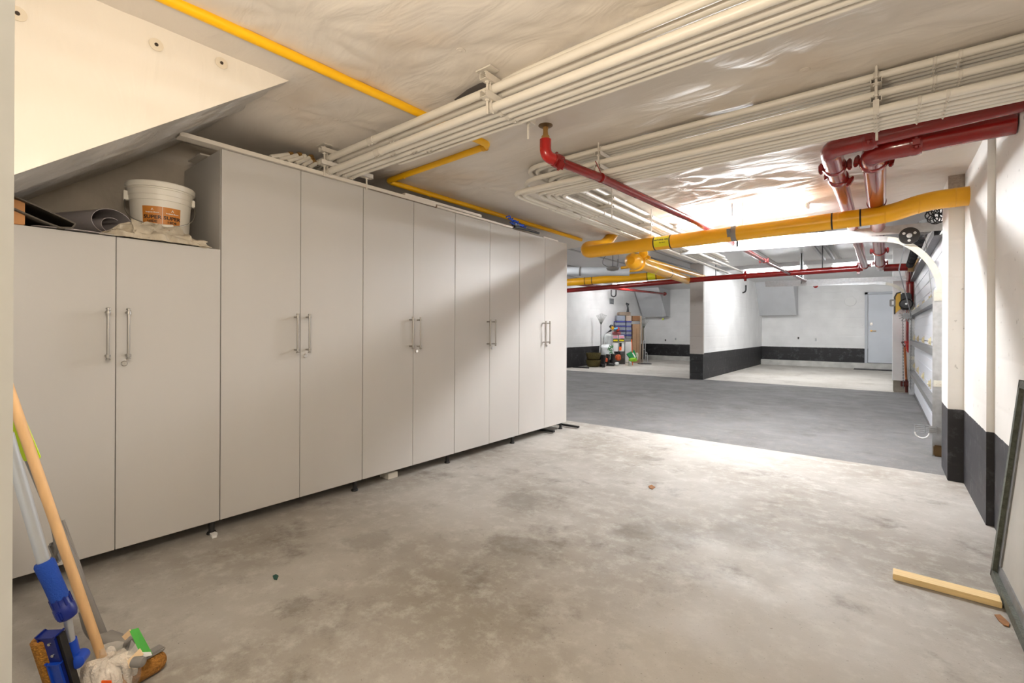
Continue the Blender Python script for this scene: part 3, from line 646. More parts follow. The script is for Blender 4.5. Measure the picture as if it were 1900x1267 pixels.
for i, (y, r) in enumerate(lowA):
    z = ZS2 - .017 - r
    t = thing('white_conduit', '%s conduit of the lower row in the pipe rack crossing over the tall cabinets' % words[i], 'pipe', (-1.4, y, z), 'white conduits of the near rack')
    obj('pipe', tube(B(), [(-3.45, y, z), (XE, y, z)], r, 16), M_PIPEW, t)
    bm = B(); lathe(bm, [(r, 0), (r + .003, .001), (r + .003, .05), (r, .051)], (-2.36 + .1 * i - .03 * (i % 2), y, z), 16, Vector((1, 0, 0)))
    for s in (0.010, .04):
        for q in (-1, 1): tube(bm, [(-2.36 + .1 * i - .03 * (i % 2) + s, y - .006, z - r - .002), (-2.36 + .1 * i - .03 * (i % 2) + s, y - .008 - .004, z - r - .014)], .0045, 6)
    obj('coupling', bm, M_HANG, t)
for i, (y, r) in enumerate(upA):
    z = ZS1 - .017 - r
    t = thing('white_conduit', '%s conduit of the upper row in the pipe rack crossing over the tall cabinets' % words[i], 'pipe', (-1.4, y, z), 'white conduits of the near rack')
    obj('pipe', tube(B(), [(-3.45, y, z), (XE, y, z)], r, 16), M_PIPEW, t)
    bm = B(); xx = -2.42 + .12 * i; lathe(bm, [(r, 0), (r + .003, .001), (r + .003, .05), (r, .051)], (xx, y, z), 16, Vector((1, 0, 0)))
    for s in (0.010, .04): tube(bm, [(xx + s, y - .004, z - r + .004), (xx + s, y - .012, z - r - .013)], .0045, 6)
    obj('coupling', bm, M_HANG, t)
t = thing('white_conduit', 'conduit tucked against the ceiling behind the near rack, starting at its hanger', 'pipe', (-.5, 1.63, 2.33), 'white conduits of the near rack')
obj('pipe', tube(B(), fillet([(-1.52, 1.73, 2.338), (-1.34, 1.70, 2.334), (XE, 1.695, 2.334)], .06), .014, 14), M_PIPEW, t)
t = thing('white_conduit', 'thinnest conduit of the near rack, at its back edge, with a rounded end', 'pipe', (-1.2, 1.86, 2.17), 'white conduits of the near rack')
obj('pipe', tube(B(), fillet([(-2.43, 1.868, 2.245), (-2.42, 1.868, 2.203), (-2.30, 1.868, 2.201), (XE, 1.862, 2.201)], .05), .010, 14), M_PIPEW, t)
def hanger(x, y0, y1, ztop, ups, lows, label, zu=ZS1, zl=ZS2):
    t = thing('pipe_hanger', label, 'hanger', (x, (y0 + y1) / 2, ztop), 'hangers of the near pipe rack')
    for i, z in enumerate((zu, zl)):
        bm = B(); channel(bm, (x, y0 - .03, z), (x, y1 + .04, z)); obj('strut_channel', bm, M_HANG, t)
    for y in (y0, y1):
        bm = B(); tube(bm, [(x - (.0 if y == y0 else 0), y, zl - .085 if y == y0 else zl - .10), (x, y, CZ - .002)], .0055, 8)
        for z in (zu - .02, zu + .02, zl - .02, zl + .02): lathe(bm, [(.011, -.004), (.011, .004)], (x, y, z), 6)
        obj('threaded_rod', bm, M_HANG, t)
    for y, r, z_ in [(y, r, zu) for y, r in ups] + [(y, r, zl) for y, r in lows]:
        bm = B(); clamp(bm, x, y, z_ - .017 - r, r, z_); obj('pipe_clamp', bm, M_HANG, t)
    obj('ceiling_bracket', bx(B(), (x - .045, y0 - .03, CZ - .016), (x + .045, y0 + .03, CZ - .009)), M_HANG, t)
hanger(-1.44, 1.612, 1.93, CZ, upA, lowA + [(1.864, .010)], 'two-tier strut hanger of the near pipe rack above the middle of the garage')
hanger(-2.86, 1.612, 1.93, CZ, upA, lowA, 'two-tier strut hanger of the near pipe rack beside the brass-tipped stubs')

# ================================================================== FAR PIPE RACK (comes along X, turns and runs away along Y)
T1 = [2.700, 2.738, 2.776, 2.814]; T2 = [2.700, 2.737, 2.774, 2.811]; T3 = [2.672, 2.712, 2.775, 2.818, 2.861, 2.902]
X1 = [-2.07, -2.03, -1.95, -1.87]; X2 = [-2.10, -2.06, -2.02, -1.98]; X2 = [-2.13, -1.935, -1.890, -1.842]; X3 = [-2.150, -2.108, -2.010, -1.968, -1.926, -1.882]
Z1, Z2, Z3 = 2.315, 2.232, 2.150
def rackpipe(i, y, x, z, tier, yend, rad, r=.0172):
    t = thing('white_conduit', '%s conduit of the %s row in the curving far pipe rack' % (words[i], tier), 'pipe', (x, y, z), 'white conduits of the far rack')
    pts = fillet([(XE, y, z), (x, y, z), (x, yend, z)], rad, 12)
    obj('pipe', tube(B(), pts, r, 14), M_PIPEW, t)
    for xx, n_ in ((.16 - .05 * (tier == 'lowest'), 0), (.24 - .04 * (tier == 'lowest'), 1)):
        bm = B(); lathe(bm, [(r, 0), (r + .0018, .001), (r + .0018, .012), (r, .013)], (xx, y, z), 14, Vector((1, 0, 0)))
        tube(bm, [(xx + .006, y - .004, z - r), (xx + .006, y - .008, z - r - .009)], .003, 6); obj('pipe_band', bm, M_HANG, t)
    bm = B()
    lathe(bm, [(r, 0), (r + .002, .001), (r + .002, .05), (r, .051)], (x, 3.15 + .06 * (i % 2), z), 14, Vector((0, 1, 0)))
    obj('coupling', bm, M_HANG, t)
for i in range(4): rackpipe(i, T1[i], X1[i], Z1, 'top', 5.86, .18)
for i in range(4): rackpipe(i, T2[i], X2[i], Z2, 'middle', 8.2 - i * .3, .24)
for i in range(6): rackpipe(i, T3[i], X3[i], Z3, 'lowest', 7.0 if i not in (1, 5) else 8.6, .13)
def rack_hanger_x(x, label):
    t = thing('pipe_hanger', label, 'hanger', (x, 2.8, CZ), 'hangers of the far pipe rack')
    for z in (2.279, 2.196):
        bm = B(); channel(bm, (x, 2.655, z), (x, 2.95, z), h=.026)
        obj('strut_channel', bm, M_HANG, t)
    for y in (2.668, 2.94):
        bm = B(); tube(bm, [(x, y, 2.10 if y > 2.8 else 2.19), (x, y, CZ - .004)], .0055, 8)
        for z in (2.295, 2.262, 2.213, 2.178): lathe(bm, [(.011, -.004), (.011, .004)], (x, y, z), 6)
        obj('threaded_rod', bm, M_HANG, t)
    for y, z_, u_ in [(y, Z3, 2.19) for y in T3] + [(y, Z1, 2.29) for y in T1]:
        bm = B(); clamp(bm, x, y, z_, .0172, u_); obj('pipe_clamp', bm, M_HANG, t)
rack_hanger_x(-0.032, 'strut hanger of the far pipe rack beside the red elbows')
rack_hanger_x(-1.43, 'strut hanger of the far pipe rack where the thin red pipe passes below')
def rack_hanger_y(y, label):
    t = thing('pipe_hanger', label, 'hanger', (-1.95, y, CZ), 'hangers of the far pipe rack')
    for z, a, b in ((2.279, -1.96, -1.79), (2.196, -2.17, -1.79)):
        bm = B(); channel(bm, (a, y, z), (b, y, z), h=.026); obj('strut_channel', bm, M_HANG, t)
    bm = B(); tube(bm, [(-1.80, y, 2.08), (-1.80, y, CZ - .004)], .0055, 8); obj('threaded_rod', bm, M_HANG, t)
    for xs, z in ((X3, Z3), (X2[1:], Z2)):
        for x in xs:
            bm = B()
            lathe(bm, [(.0175, -.009), (.0205, -.009), (.0205, .009), (.0175, .009)], (x, y, z), 14, Vector((0, 1, 0)))
            tube(bm, [(x, y, z - .019), (x, y, z - .028)], .004, 6)
            obj('pipe_clamp', bm, M_HANG, t)
rack_hanger_y(3.60, 'strut hanger on the receding part of the far rack, nearest its bend')
rack_hanger_y(4.45, 'strut hanger on the receding part of the far rack, by the yellow gas label')

# ================================================================== YELLOW GAS PIPES
t = thing('yellow_gas_pipe', 'slim bright yellow gas pipe zigzagging under the ceiling from upper left', 'pipe', (-2.0, 1.2, 2.33))
obj('pipe', tube(B(), fillet([(-2.027, 0.052, 2.333), (-1.98, 2.24, 2.333), (-3.085, 2.27, 2.325), (-3.085, 5.3, 2.325)], .05), .0215, 18), M_YELB, t)
obj('elbow_fitting', lathe(B(), [(.0215, 0), (.027, .001), (.027, .03), (.0215, .031)], (-2.04, 2.242, 2.333), 18, Vector((1, 0, 0))), M_YEL, t)
bm = B()
for (x, y, z) in ((-2.86, 2.262, 2.33), (-3.085, 2.72, 2.33)): obx(bm, (x, y, z + .012), (.02, .02, .03)); tube(bm, [(x, y, z - .02), (x, y, z - .032)], .006, 6)
obj('pipe_clip', bm, M_YEL, t)
zc = lambda x: 2.052 + (x + 1.72) * .0105
t = thing('yellow_gas_pipe', 'big yellow gas pipe spanning the garage mouth below the lamp', 'pipe', (-1, 4.7, 2.05))
R = .069
pts = fillet([(.49, 4.70, 2.135), (.24, 4.70, 2.135), (.03, 4.70, zc(.03)), (-2.66, 4.70, zc(-2.66)), (-2.72, 4.80, 2.12), (-2.70, 5.22, 2.20), (-2.70, 5.46, 2.40)], .16, 9)
obj('pipe', tube(B(), pts, R, 30), M_YEL, t)
dx = Vector((1, 0, .0105)).normalized()
lbx = (-1.80 - .03, -1.59)
def onp(x, a, off=.001):
    """point on the big gas pipe: a = angle from facing the garage (-Y), positive upward"""
    return Vector((x, 4.70 - (R + off) * math.cos(a), zc(x) + (R + off) * math.sin(a)))
x0 = at(1213, 447, Y=4.64).x; x1 = at(1241, 443, Y=4.64).x
lb = obj('gas_label', sheet(B(), lambda u, v: onp(x0 + (x1 - x0) * u, -.75 + 1.55 * v), 4, 16), M_LABEL, t)
xm = (x0 + x1) / 2
obj('lettering', text_bm('NATURAL GAS', .0225, lambda x, y, z: onp(xm + x, .28 + y / R, .0018 + z), .0004), M_BLACKP, lb)
obj('lettering', text_bm('Gaz  Naturel', .012, lambda x, y, z: onp(xm + .012 + x, -.13 + y / R, .0018 + z), .0004), M_BLACKP, lb)
for x in (x0 - .006, x1 + .004, at(1543, 408, Y=4.64).x, at(1596, 403, Y=4.64).x):
    obj('tape_band', lathe(B(), [(R, 0), (R + .0012, 0), (R + .0012, .012), (R, .012)], (x - .006, 4.70, zc(x)), 30, dx), M_BAND, t)
for x in (-.30, .0, .20, .40): obj('weld_seam', lathe(B(), [(R, 0), (R + .0015, .001), (R + .0015, .006), (R, .007)], (x, 4.70, zc(x) if x < .05 else (2.117 if x < .3 else 2.135)), 30, dx), M_YEL, t)
xh = -1.118
t = thing('pipe_hanger', 'grey split ring holding the big yellow gas pipe on a rod', 'hanger', (xh, 4.70, CZ))
obj('threaded_rod', tube(B(), [(xh, 4.70, zc(xh) + .06), (xh, 4.70, CZ - .005)], .006, 8), M_STEEL, t)
obj('clamp_band', lathe(B(), [(R, 0), (R + .003, 0), (R + .003, .045), (R, .045)], (xh, 4.70, zc(xh)), 30, dx), M_GREYP, t)
obj('clamp_bolt_plate', obx(B(), (xh - .012, 4.632, zc(xh) - .0), (.034, .012, .075), Matrix.Rotation(.3, 3, 'X'), .003), M_GALVD, t)
obj('second_rod', tube(B(), [(xh + .09, 4.72, zc(xh) + .06), (xh + .09, 4.72, CZ - .02)], .005, 8), M_HANG, t)
# lower gas branch with its valve
t = thing('yellow_gas_pipe', 'yellow gas main running away over the driveway from a bulky valve', 'pipe', (-2.9, 6.5, 2.0))
a0 = at(1120, 474, Y=5.05); a1 = at(1180, 490, D=6.0)
p0 = at(1182, 487, D=6.1); p1 = at(1276, 520, D=9.6)
obj('pipe', tube(B(), [p0, p1], .078, 24), M_YEL, t)
dd = (p1 - p0).normalized()
bm = B(); lathe(bm, [(.05, -.30), (.075, -.27), (.10, -.22), (.105, -.10), (.095, -.08), (.095, -.03), (.115, -.02), (.115, .02), (.08, .04)], p0, 28, dd); v = obj('valve_body', bm, M_YEL, t)
bm = B(); q = p0 + dd * -.02 + Vector((.10, 0, .09)); lathe(bm, [(.02, 0), (.055, .01), (.055, .05), (.02, .06)], q, 16, Vector((.2, -1, .2))); tube(bm, [q, q + Vector((.08, 0, -.05))], .02, 8); obj('valve_operator', bm, M_YEL, v)
for f in (.22, .5): obj('pipe_band', lathe(B(), [(.078, 0), (.081, 0), (.081, .03), (.078, .03)], p0.lerp(p1, f), 24, dd), M_LABEL if f < .3 else M_DARK, t)
t = thing('yellow_gas_pipe', 'dark yellow gas pipe crossing far over the driveway behind the valve', 'pipe', (-4, 9.5, 2.2))
q0 = at(1040, 525, D=10.6); q1 = at(1262, 508, D=9.7)
obj('pipe', tube(B(), [q0, q1], .082, 22), M_YEL, t)
dq = (q1 - q0).normalized()
for px in (1088, 1102): obj('tape_band', lathe(B(), [(.082, 0), (.085, 0), (.085, .014), (.082, .014)], q0.lerp(q1, (px - 1040) / 222), 22, dq), M_BAND, t)
c_ = q0.lerp(q1, (1212 - 1040) / 222); A_ = axes(dq)
obj('gas_label', lathe(B(), [(.082, -.08), (.084, -.08), (.084, .08), (.082, .08)], c_, 22, dq), M_LABEL, t)
for s in (-1, 1): obj('tape_band', lathe(B(), [(.082, 0), (.086, 0), (.086, .014), (.082, .014)], c_ + dq * (.09 * s), 22, dq), M_BAND, t)
for i, (a, b) in enumerate((((1153, 497), (1206, 490)), ((1168, 503), (1226, 497)))):
    t = obj('yellow_branch_pipe', tube(B(), [at(*a, D=8.6 + i * .6), at(*b, D=8.2 + i * .6)], .026, 12), M_YEL); tag(t, ['upper of two short thin yellow pipes behind the valve', 'lower of two short thin yellow pipes behind the valve'][i], 'pipe')
t = obj('yellow_branch_pipe', tube(B(), [at(1196, 482, D=6.8), at(1306, 513.6, D=11.0)], .042, 14), M_YEL); tag(t, 'slim yellow pipe beside the gas main, running towards the bare column', 'pipe')
t = obj('black_cable_conduit', tube(B(), [at(1172, 468, D=6.6), at(1297, 503, D=10.5)], .012, 8), M_DARK); tag(t, 'thin black conduit along the driveway ceiling above the gas main', 'conduit')

# ================================================================== RED SPRINKLER PIPES
def coupling(parent, c, d, r, name='grooved_coupling', roll_=0.0):
    c = Vector(c); bm = B(); d = Vector(d).normalized()
    lathe(bm, [(r, -.028), (r + .008, -.027), (r + .012, -.014), (r + .012, .014), (r + .008, .027), (r, .028)], c, 26, d)
    A = axes(d) @ Matrix.Rotation(roll_, 3, 'Z')
    for s in (-1, 1):
        o = A @ Vector((s * (r + .024), 0, 0)); obx(bm, c + o, (.026, .034, .03), A, .004)
        tube(bm, [c + o - A @ Vector((0, .036, 0)), c + o + A @ Vector((0, .036, 0))], .007, 8)
        for q in (-1, 1): lathe(bm, [(.012, -.005), (.012, .005)], c + o + A @ Vector((0, q * .024, 0)), 6, A @ Vector((0, 1, 0)))
    obj(name, bm, M_RED, parent)
# thin branch with sprinkler head
t = thing('sprinkler_branch', 'thin red sprinkler pipe with a bright elbow, passing under the far rack', 'pipe', (-1.5, 2.3, 2.1))
b0 = Vector((-1.571, 2.277, 2.20)); bp = [at(1117, 331, Z=2.098), at(1290, 411, Z=2.165), at(1425, 488, Z=2.18), at(1513, 530, Z=2.18)]
el = at(1012, 290, Z=2.165)
st_ = Vector((el.x, el.y, 2.30)); d0 = (bp[0] - el).normalized()
obj('pipe', tube(B(), [el + d0 * .06, bp[0], bp[1], bp[2], bp[3]], .0275, 18), M_RED, t)
obj('red_elbow', tube(B(), fillet([(el.x, el.y, 2.262), (el.x, el.y, el.z + .0), el + d0 * .10], .075, 10), .034, 22), M_REDB, t)
coupling(t, el + d0 * .085, d0, .030, roll_=.7)
coupling(t, bp[2] + Vector((0, -.3, 0)), (0, 1, 0), .0275, roll_=0)
obj('sprinkler_neck', lathe(B(), [(.024, 0), (.024, .02), (.017, .022), (.014, .05), (.017, .075)], (el.x, el.y, 2.262), 14), M_BRASS, t)
obj('escutcheon', lathe(B(), [(.01, -.012), (.030, -.008), (.042, -.001), (.042, .003), (.001, .003)], (el.x, el.y, CZ - .016), 24), M_BRASSD, t)
obj('pipe_ring', lathe(B(), [(.0275, 0), (.0305, 0), (.0305, .012), (.0275, .012)], bp[0] + Vector((0, -.02, .0)), 18, (bp[1] - bp[0])), M_RED, t)
obj('hanger_wire', tube(B(), [bp[0] + Vector((0, 0, .02)), bp[0] + Vector((-.02, -.05, .10))], .003, 6), M_RED, t)
bm = B(); lathe(bm, [(.028, 0), (.045, .01), (.05, .04), (.02, .06)], bp[3], 14, Vector((0, 1, 0))); obj('end_fitting', bm, M_REDB, t)
# two big mains
def main(label, x, z, r, yb, hx0, hy, hz, hr, xe, yend):
    t = thing('sprinkler_main', label, 'pipe', (x, 6, z), 'big red sprinkler mains')
    obj('pipe', tube(B(), [(x, yb, z), (x, yend, z)], r, 28), M_RED, t)
    return t
tA = main('left of two big red mains running away under the ceiling', -0.252, 2.215, .050, 3.52, 0, 0, 0, 0, 0, 9.60)
obj('elbow', tube(B(), fillet([(-.252, 3.62, 2.215), (-.252, 3.27, 2.215), (-.03, 3.24, 2.215)], .13, 12), .056, 26), M_RED, tA)
obj('cross_pipe', tube(B(), [(-.06, 3.24, 2.215), (.505, 3.16, 2.215)], .044, 24), M_RED, tA)
coupling(tA, (-.252, 3.66, 2.215), (0, 1, 0), .052); coupling(tA, (-.252, 3.95, 2.215), (0, 1, 0), .050, roll_=.5); coupling(tA, (-.07, 3.242, 2.215), (1, 0, 0), .050, roll_=.2)
coupling(tA, (-.252, 9.45, 2.215), (0, 1, 0), .050)
tB = main('right and thicker of two big red mains running away under the ceiling', -.052, 2.185, .060, 3.48, 0, 0, 0, 0, 0, 9.60)
obj('elbow', tube(B(), fillet([(-.052, 3.60, 2.185), (-.052, 3.38, 2.18), (.15, 3.36, 2.18)], .12, 12), .064, 26), M_RED, tB)
obj('cross_pipe', tube(B(), [(.12, 3.36, 2.18), (.505, 3.345, 2.18)], .053, 26), M_RED, tB)
coupling(tB, (-.052, 3.58, 2.185), (0, 1, 0), .062, roll_=.2); coupling(tB, (.13, 3.36, 2.18), (1, 0, 0), .055, roll_=.25)
obj('pipe_joint', lathe(B(), [(.060, 0), (.064, .002), (.064, .012), (.060, .014)], (-.052, 4.72, 2.185), 28, Vector((0, 1, 0))), M_RED, tB)
for y in (7.6, 9.0): coupling(tB, (-.052, y, 2.185), (0, 1, 0), .060)
# far cross main
mz = lambda px, py: at(px, py, Y=9.60)
m0, m1, m2 = at(1030, 541, Y=9.62), at(1320, 516.5, Y=9.62), at(1601, 497, Y=9.62)
t = thing('sprinkler_main', 'long dark red main crossing the far side of the driveway', 'pipe', m1, 'big red sprinkler mains')
ext = m0 + (m0 - m1).normalized() * 4
obj('pipe', tube(B(), [ext, m1, m2], .052, 20), M_RED, t)
for px in (1392, 1594): coupling(t, m1.lerp(m2, (px - 1320) / 281), (m2 - m1), .052, roll_=1.57)
t = thing('sprinkler_riser', 'red riser pipe dropping behind the yellow door opener', 'pipe', (.35, 11.2, 0.9))
r0 = at(1640, 497, Y=9.75); r1 = at(1687, 495, Y=9.75)
obj('cross_pipe', tube(B(), fillet([r0, r1, Vector((.37, 11.35, 2.12)), Vector((.37, 11.35, .98))], .1, 8), .060, 20), M_RED, tB)
obj('pipe', tube(B(), [(.372, 11.36, 2.10), (.372, 11.36, .98)], .055, 20), M_REDB, t)
obj('end_fitting', lathe(B(), [(.03, -.22), (.055, -.18), (.06, -.06), (.08, -.05), (.08, 0), (.055, .01)], (.372, 11.36, .98), 18), M_REDB, t)
for (px0, py0, px1, py1, D0, D1, lab_) in ((1052, 525, 1232, 545, 12.5, 17.5, 'thin red sprinkler pipe slanting over the far left bay'),):
    t = thing('sprinkler_branch', lab_, 'pipe', at(px0, py0, D=D0)); a, b = at(px0, py0, D=D0), at(px1, py1, D=D1)
    obj('pipe', tube(B(), [a, b], .045, 12), M_RED, t); obj('end_fitting', lathe(B(), [(.05, 0), (.07, .02), (.07, .1), (.03, .13)], b, 12, b - a), M_RED, t)
for i, (px, py, ptop) in enumerate(((1328, 514, 488), (1526, 500, 480), (1146, 531, 505))):
    b = at(px, py, Y=9.62); tag(obj('hanger_rod', tube(B(), [(b.x, 9.62, b.z + .03), (b.x, 9.62, DZ - .01)], .007, 6), M_DARK), ['thin rod holding the far red main above the bare column', 'thin rod holding the far red main left of the two big mains', 'thin rod holding the far red main near the cabinets'][i], 'rod')

# ================================================================== OVERHEAD DOOR ON THE RIGHT OF THE DRIVEWAY
def sweep(bm, pts, w, h, yc):
    """rectangular section swept along a path in the XZ plane; w along Y, h across the path"""
    pts = [Vector((p[0], yc, p[1])) for p in pts]; rings = []
    for i, p in enumerate(pts):
        t = (pts[min(i + 1, len(pts) - 1)] - pts[max(i - 1, 0)]).normalized(); n = Vector((t.z, 0, -t.x))
        rings.append([bm.verts.new(p + n * (sx * h / 2) + Vector((0, sy * w / 2, 0))) for sx, sy in ((-1, -1), (1, -1), (1, 1), (-1, 1))])
    for i in range(len(rings) - 1):
        for k in range(4): bm.faces.new((rings[i][k], rings[i][(k + 1) % 4], rings[i + 1][(k + 1) % 4], rings[i + 1][k]))
    bm.faces.new(rings[0][::-1]); bm.faces.new(rings[-1]); return bm
DY0, DY1 = 5.96, 11.25
t = thing('overhead_door', 'closed white sectional overhead door along the right of the driveway', 'door', (.45, 8.6, 0))
secs = [0.03, 0.53, 1.03, 1.53, 2.12]
for i in range(4):
    z0, z1 = secs[i] + .004, secs[i + 1] - .004; bm = B(); bx(bm, (.435, DY0, z0), (.48, DY1, z1), .004)
    for k in range(1, 4):
        zz = z0 + (z1 - z0) * k / 4; bx(bm, (.431, DY0 + .02, zz - .05), (.436, DY1 - .02, zz + .04), .002)
    obj('door_panel', bm, M_DOORP, t, smooth=False)
for z in (2.10, 1.46, 0.955, 0.41):
    bm = B(); bx(bm, (.365, DY0 + .02, z - .035), (.369, DY1 - .02, z + .035)); bx(bm, (.369, DY0 + .02, z + .031), (.433, DY1 - .02, z + .035)); bx(bm, (.369, DY0 + .02, z - .035), (.433, DY1 - .02, z - .031))
    obj('reinforcing_strut', bm, M_GALVD, t, smooth=False)
obj('bottom_seal', bx(B(), (.43, DY0, .0), (.485, DY1, .03)), M_GALVD, t, smooth=False)
for z in (1.53, 1.03, .53):
    for y in (6.25, 7.4, 8.6, 9.9, 11.05):
        bm = B(); bx(bm, (.427, y - .02, z - .06), (.434, y + .02, z + .06), .002); tube(bm, [(.41, y - .03, z), (.41, y + .03, z)], .010, 8); bx(bm, (.41, y - .004, z - .03), (.43, y + .004, z + .04))
        obj('hinge', bm, M_HINGE, t)
obj('lift_cable', tube(B(), [(.40, 5.99, .1), (.385, 6.02, 1.2), (.30, 6.0, 2.12)], .0025, 5), M_GALVD, t)
def door_track(y, label, side_):
    t = thing('door_track', label, 'track', (.41, y, 0), 'tracks of the overhead door')
    cv = [(.412, .03), (.412, 1.50), (.40, 1.62), (.365, 1.74), (.30, 1.86), (.205, 1.965), (.10, 2.035), (-.02, 2.058)]
    bm = B(); sweep(bm, fillet([(a, 0, b) for a, b in cv], .08, 3) and [(p.x, p.z) for p in fillet([(a, 0, b) for a, b in cv], .06, 3)], .035, .052, y); obj('curved_track', bm, M_CREAM, t)
    bm = B(); sweep(bm, [(.02, 2.052), (-.12, 2.070), (-1.99, 2.125)], .040, .056, y); sweep(bm, [(-1.99, 2.125), (-1.97, 2.13)], .05, .052, y)
    obj('horizontal_track', bm, M_GALV, t, smooth=False)
    bm = B(); prism(bm, [(.45, y - .022, 2.085), (-2.0, y - .022, 2.15), (-2.0, y - .022, 2.215), (.45, y - .022, 2.17)], (0, .006, 0)); obx(bm, (-.77, y - .005, 2.185), (2.45, .03, .004), Matrix.Rotation(.0265, 3, 'Y'))
    obj('support_angle', bm, M_GALV, t, smooth=False)
    bm = B(); bx(bm, (.44, y - .03, 0), (.475, y - .024, 2.12)); bx(bm, (.352, y - .032, 0), (.44, y - .026, 1.52)); obj('wall_angle', bm, M_GALV, t, smooth=False)
    for z0_, z1_, zs_ in ((1.435, 1.54, (1.457, 1.517)), (.64, .70, (.67,))):
        bm = B(); bx(bm, (.36, y - .040, z0_), (.455, y - .033, z1_), .002)
        for z_ in zs_:
            for x_ in (.378, .408, .436): lathe(bm, [(.006, 0), (.006, .005), (.001, .006)], (x_, y - .039, z_), 8, Vector((0, -1, 0)))
        obj('bolted_bracket', bm, M_CREAM, t)
    bm = B()
    bx(bm, (-1.36, y - .03, 2.10), (-1.32, y - .024, DZ if y > 6 else 2.34)); bx(bm, (-1.34, y - .03, 2.12), (-1.30, y + .01, DZ if y > 6 else 2.34))
    obj('drop_bracket', bm, M_GALV, t, smooth=False)
    return t
tn = door_track(5.86, 'near galvanised roller track curving up from the overhead door', -1)
tf = door_track(11.22, 'far galvanised roller track seen above the service door', 1)
pc = at(1687, 438, Y=5.80)
pu = thing('cable_pulley', 'black round pulley with pale hub on the near track', 'pulley', pc)
bm = lathe(B(), [(.022, 0), (.05, .004), (.066, 0), (.078, .0), (.078, .012), (.070, .016), (.078, .02), (.078, .032), (.022, .032)], pc, 36, Vector((0, -1, 0))); obj('wheel', bm, M_DARK, pu)
obj('hub', lathe(B(), [(.021, .03), (.021, .036), (.008, .038), (.001, .038)], pc, 20, Vector((0, -1, 0))), M_GALV, pu)
for k in range(3):
    a = k * 2 * PI / 3 + .5; obj('wheel_hole', lathe(B(), [(.012, .0325), (.012, .034), (.001, .034)], pc + Vector((.046 * math.cos(a), 0, .046 * math.sin(a))), 14, Vector((0, -1, 0))), mat('hole_grey', srgb(170, 168, 164), .6), pu)
tag(obj('lift_rope', tube(B(), [pc + Vector((-.03, .0, -.075)), at(1668, 500, Y=8.0), at(1692, 590, Y=10.9)], .006, 6), M_ALU), 'thin pale lifting rope hanging from the black pulley', 'rope')
sp = thing('torsion_spring', 'black coiled torsion spring above the overhead door', 'spring', (.31, 7.6, 2.18))
obj('shaft', tube(B(), [(.31, 6.0, 2.19), (.31, 10.6, 2.19)], .013, 10), M_GALVD, sp)
pts = [Vector((.31 + .042 * math.cos(k * .9), 6.6 + k * .009, 2.19 + .042 * math.sin(k * .9))) for k in range(330)]
obj('spring_coil', tube(B(), pts, .011, 5), M_DARK, sp)
obj('cable_drum', lathe(B(), [(.05, 0), (.07, .0), (.07, .01), (.055, .02), (.055, .06), (.07, .07), (.07, .08), (.03, .08)], (.31, 6.15, 2.19), 22, Vector((0, 1, 0))), M_GALVD, sp)
obj('centre_bracket', bx(B(), (.29, 9.7, 2.10), (.47, 9.74, 2.30)), M_BRASSD, sp)
cc = at(1737, 400, Y=5.55); pts = []
for k in range(160):
    a = k * .16 * 1.35; r = .045 + .030 * math.sin(k * .37) ; pts.append(cc + Vector((r * math.cos(a), -.0002 * k + .012 * math.sin(k * 1.7), r * math.sin(a))))
tag(obj('cable_coil', tube(B(), pts, .005, 5), M_DARK), 'coil of black wire tucked beside the top of the pier', 'cable')
# floor sensor on the near track
se = thing('door_sensor', 'small caged white door sensor low on the near track', 'sensor', (.28, 5.8, .28))
c = at(1716, 796, Y=5.78); bm = B()
for k in range(5): tube(bm, [c + Vector((-.07, 0, .035 - k * .017)), c + Vector((.08, 0, .035 - k * .017))], .0025, 5)
for s in (-.07, .0, .08): tube(bm, [c + Vector((s, 0, .04)), c + Vector((s, 0, -.04))], .0028, 5)
obj('wire_guard', bm, M_GALV, se); obj('bracket_arm', obx(B(), c + Vector((.10, .01, 0)), (.14, .004, .06)), M_GALV, se)
pts = [c + Vector((-.02 + .05 * math.cos(a), 0, -.035 + .05 * math.sin(a))) for a in [PI + PI * k / 12 for k in range(13)]]
obj('white_ring', tube(B(), pts, .006, 6), M_WHITE, se)
obj('track_foot', bx(B(), (.36, 5.80, .0), (.47, 5.90, .10), .01), M_BRASSD, tn)

# door opener on the pier
mo = thing('door_opener', 'black motor with yellow cover mounted beside the far track', 'motor', (.27, 11.2, 1.55))
def fp(px, py, Y=11.1): return at(px, py, Y=Y)
poly = [fp(1660.5, 582), fp(1660.5, 552), fp(1664, 545), fp(1671, 543), fp(1671, 573)]
obj('yellow_cover', prism(B(), poly, (0, .05, 0)), M_OPY, mo, smooth=False)
poly = [fp(1660, 583), fp(1660, 551), fp(1664, 544), fp(1672, 542)]
obj('cover_rim', tube(B(), [p + Vector((0, -.004, 0)) for p in poly], .012, 6), M_DARK, mo)
a, b = fp(1671, 575), fp(1691, 543)
obj('motor_body', bx(B(), (a.x, 11.06, a.z), (b.x, 11.3, b.z), .02), M_DARK, mo)
c = fp(1681, 564); obj('motor_end', lathe(B(), [(.10, 0), (.10, .04), (.08, .06), (.001, .062)], c + Vector((0, -.02, 0)), 22, Vector((0, -1, 0))), M_BAND, mo)
obj('motor_hub', lathe(B(), [(.018, .06), (.018, .075), (.001, .075)], c + Vector((0, -.02, 0)), 12, Vector((0, -1, 0))), M_WHITE, mo)
c = fp(1682, 586); bm = lathe(B(), [(.055, 0), (.058, .0), (.058, .02), (.055, .02), (.001, .02)], c, 22, Vector((0, -1, 0)))
for k in range(14):
    a = k * 2 * PI / 14; obx(bm, c + Vector((.085 * math.cos(a), -.012, .085 * math.sin(a))), (.055, .018, .012), Matrix.Rotation(-a, 3, 'Y'))
obj('chain_wheel', bm, M_GALVD, mo)
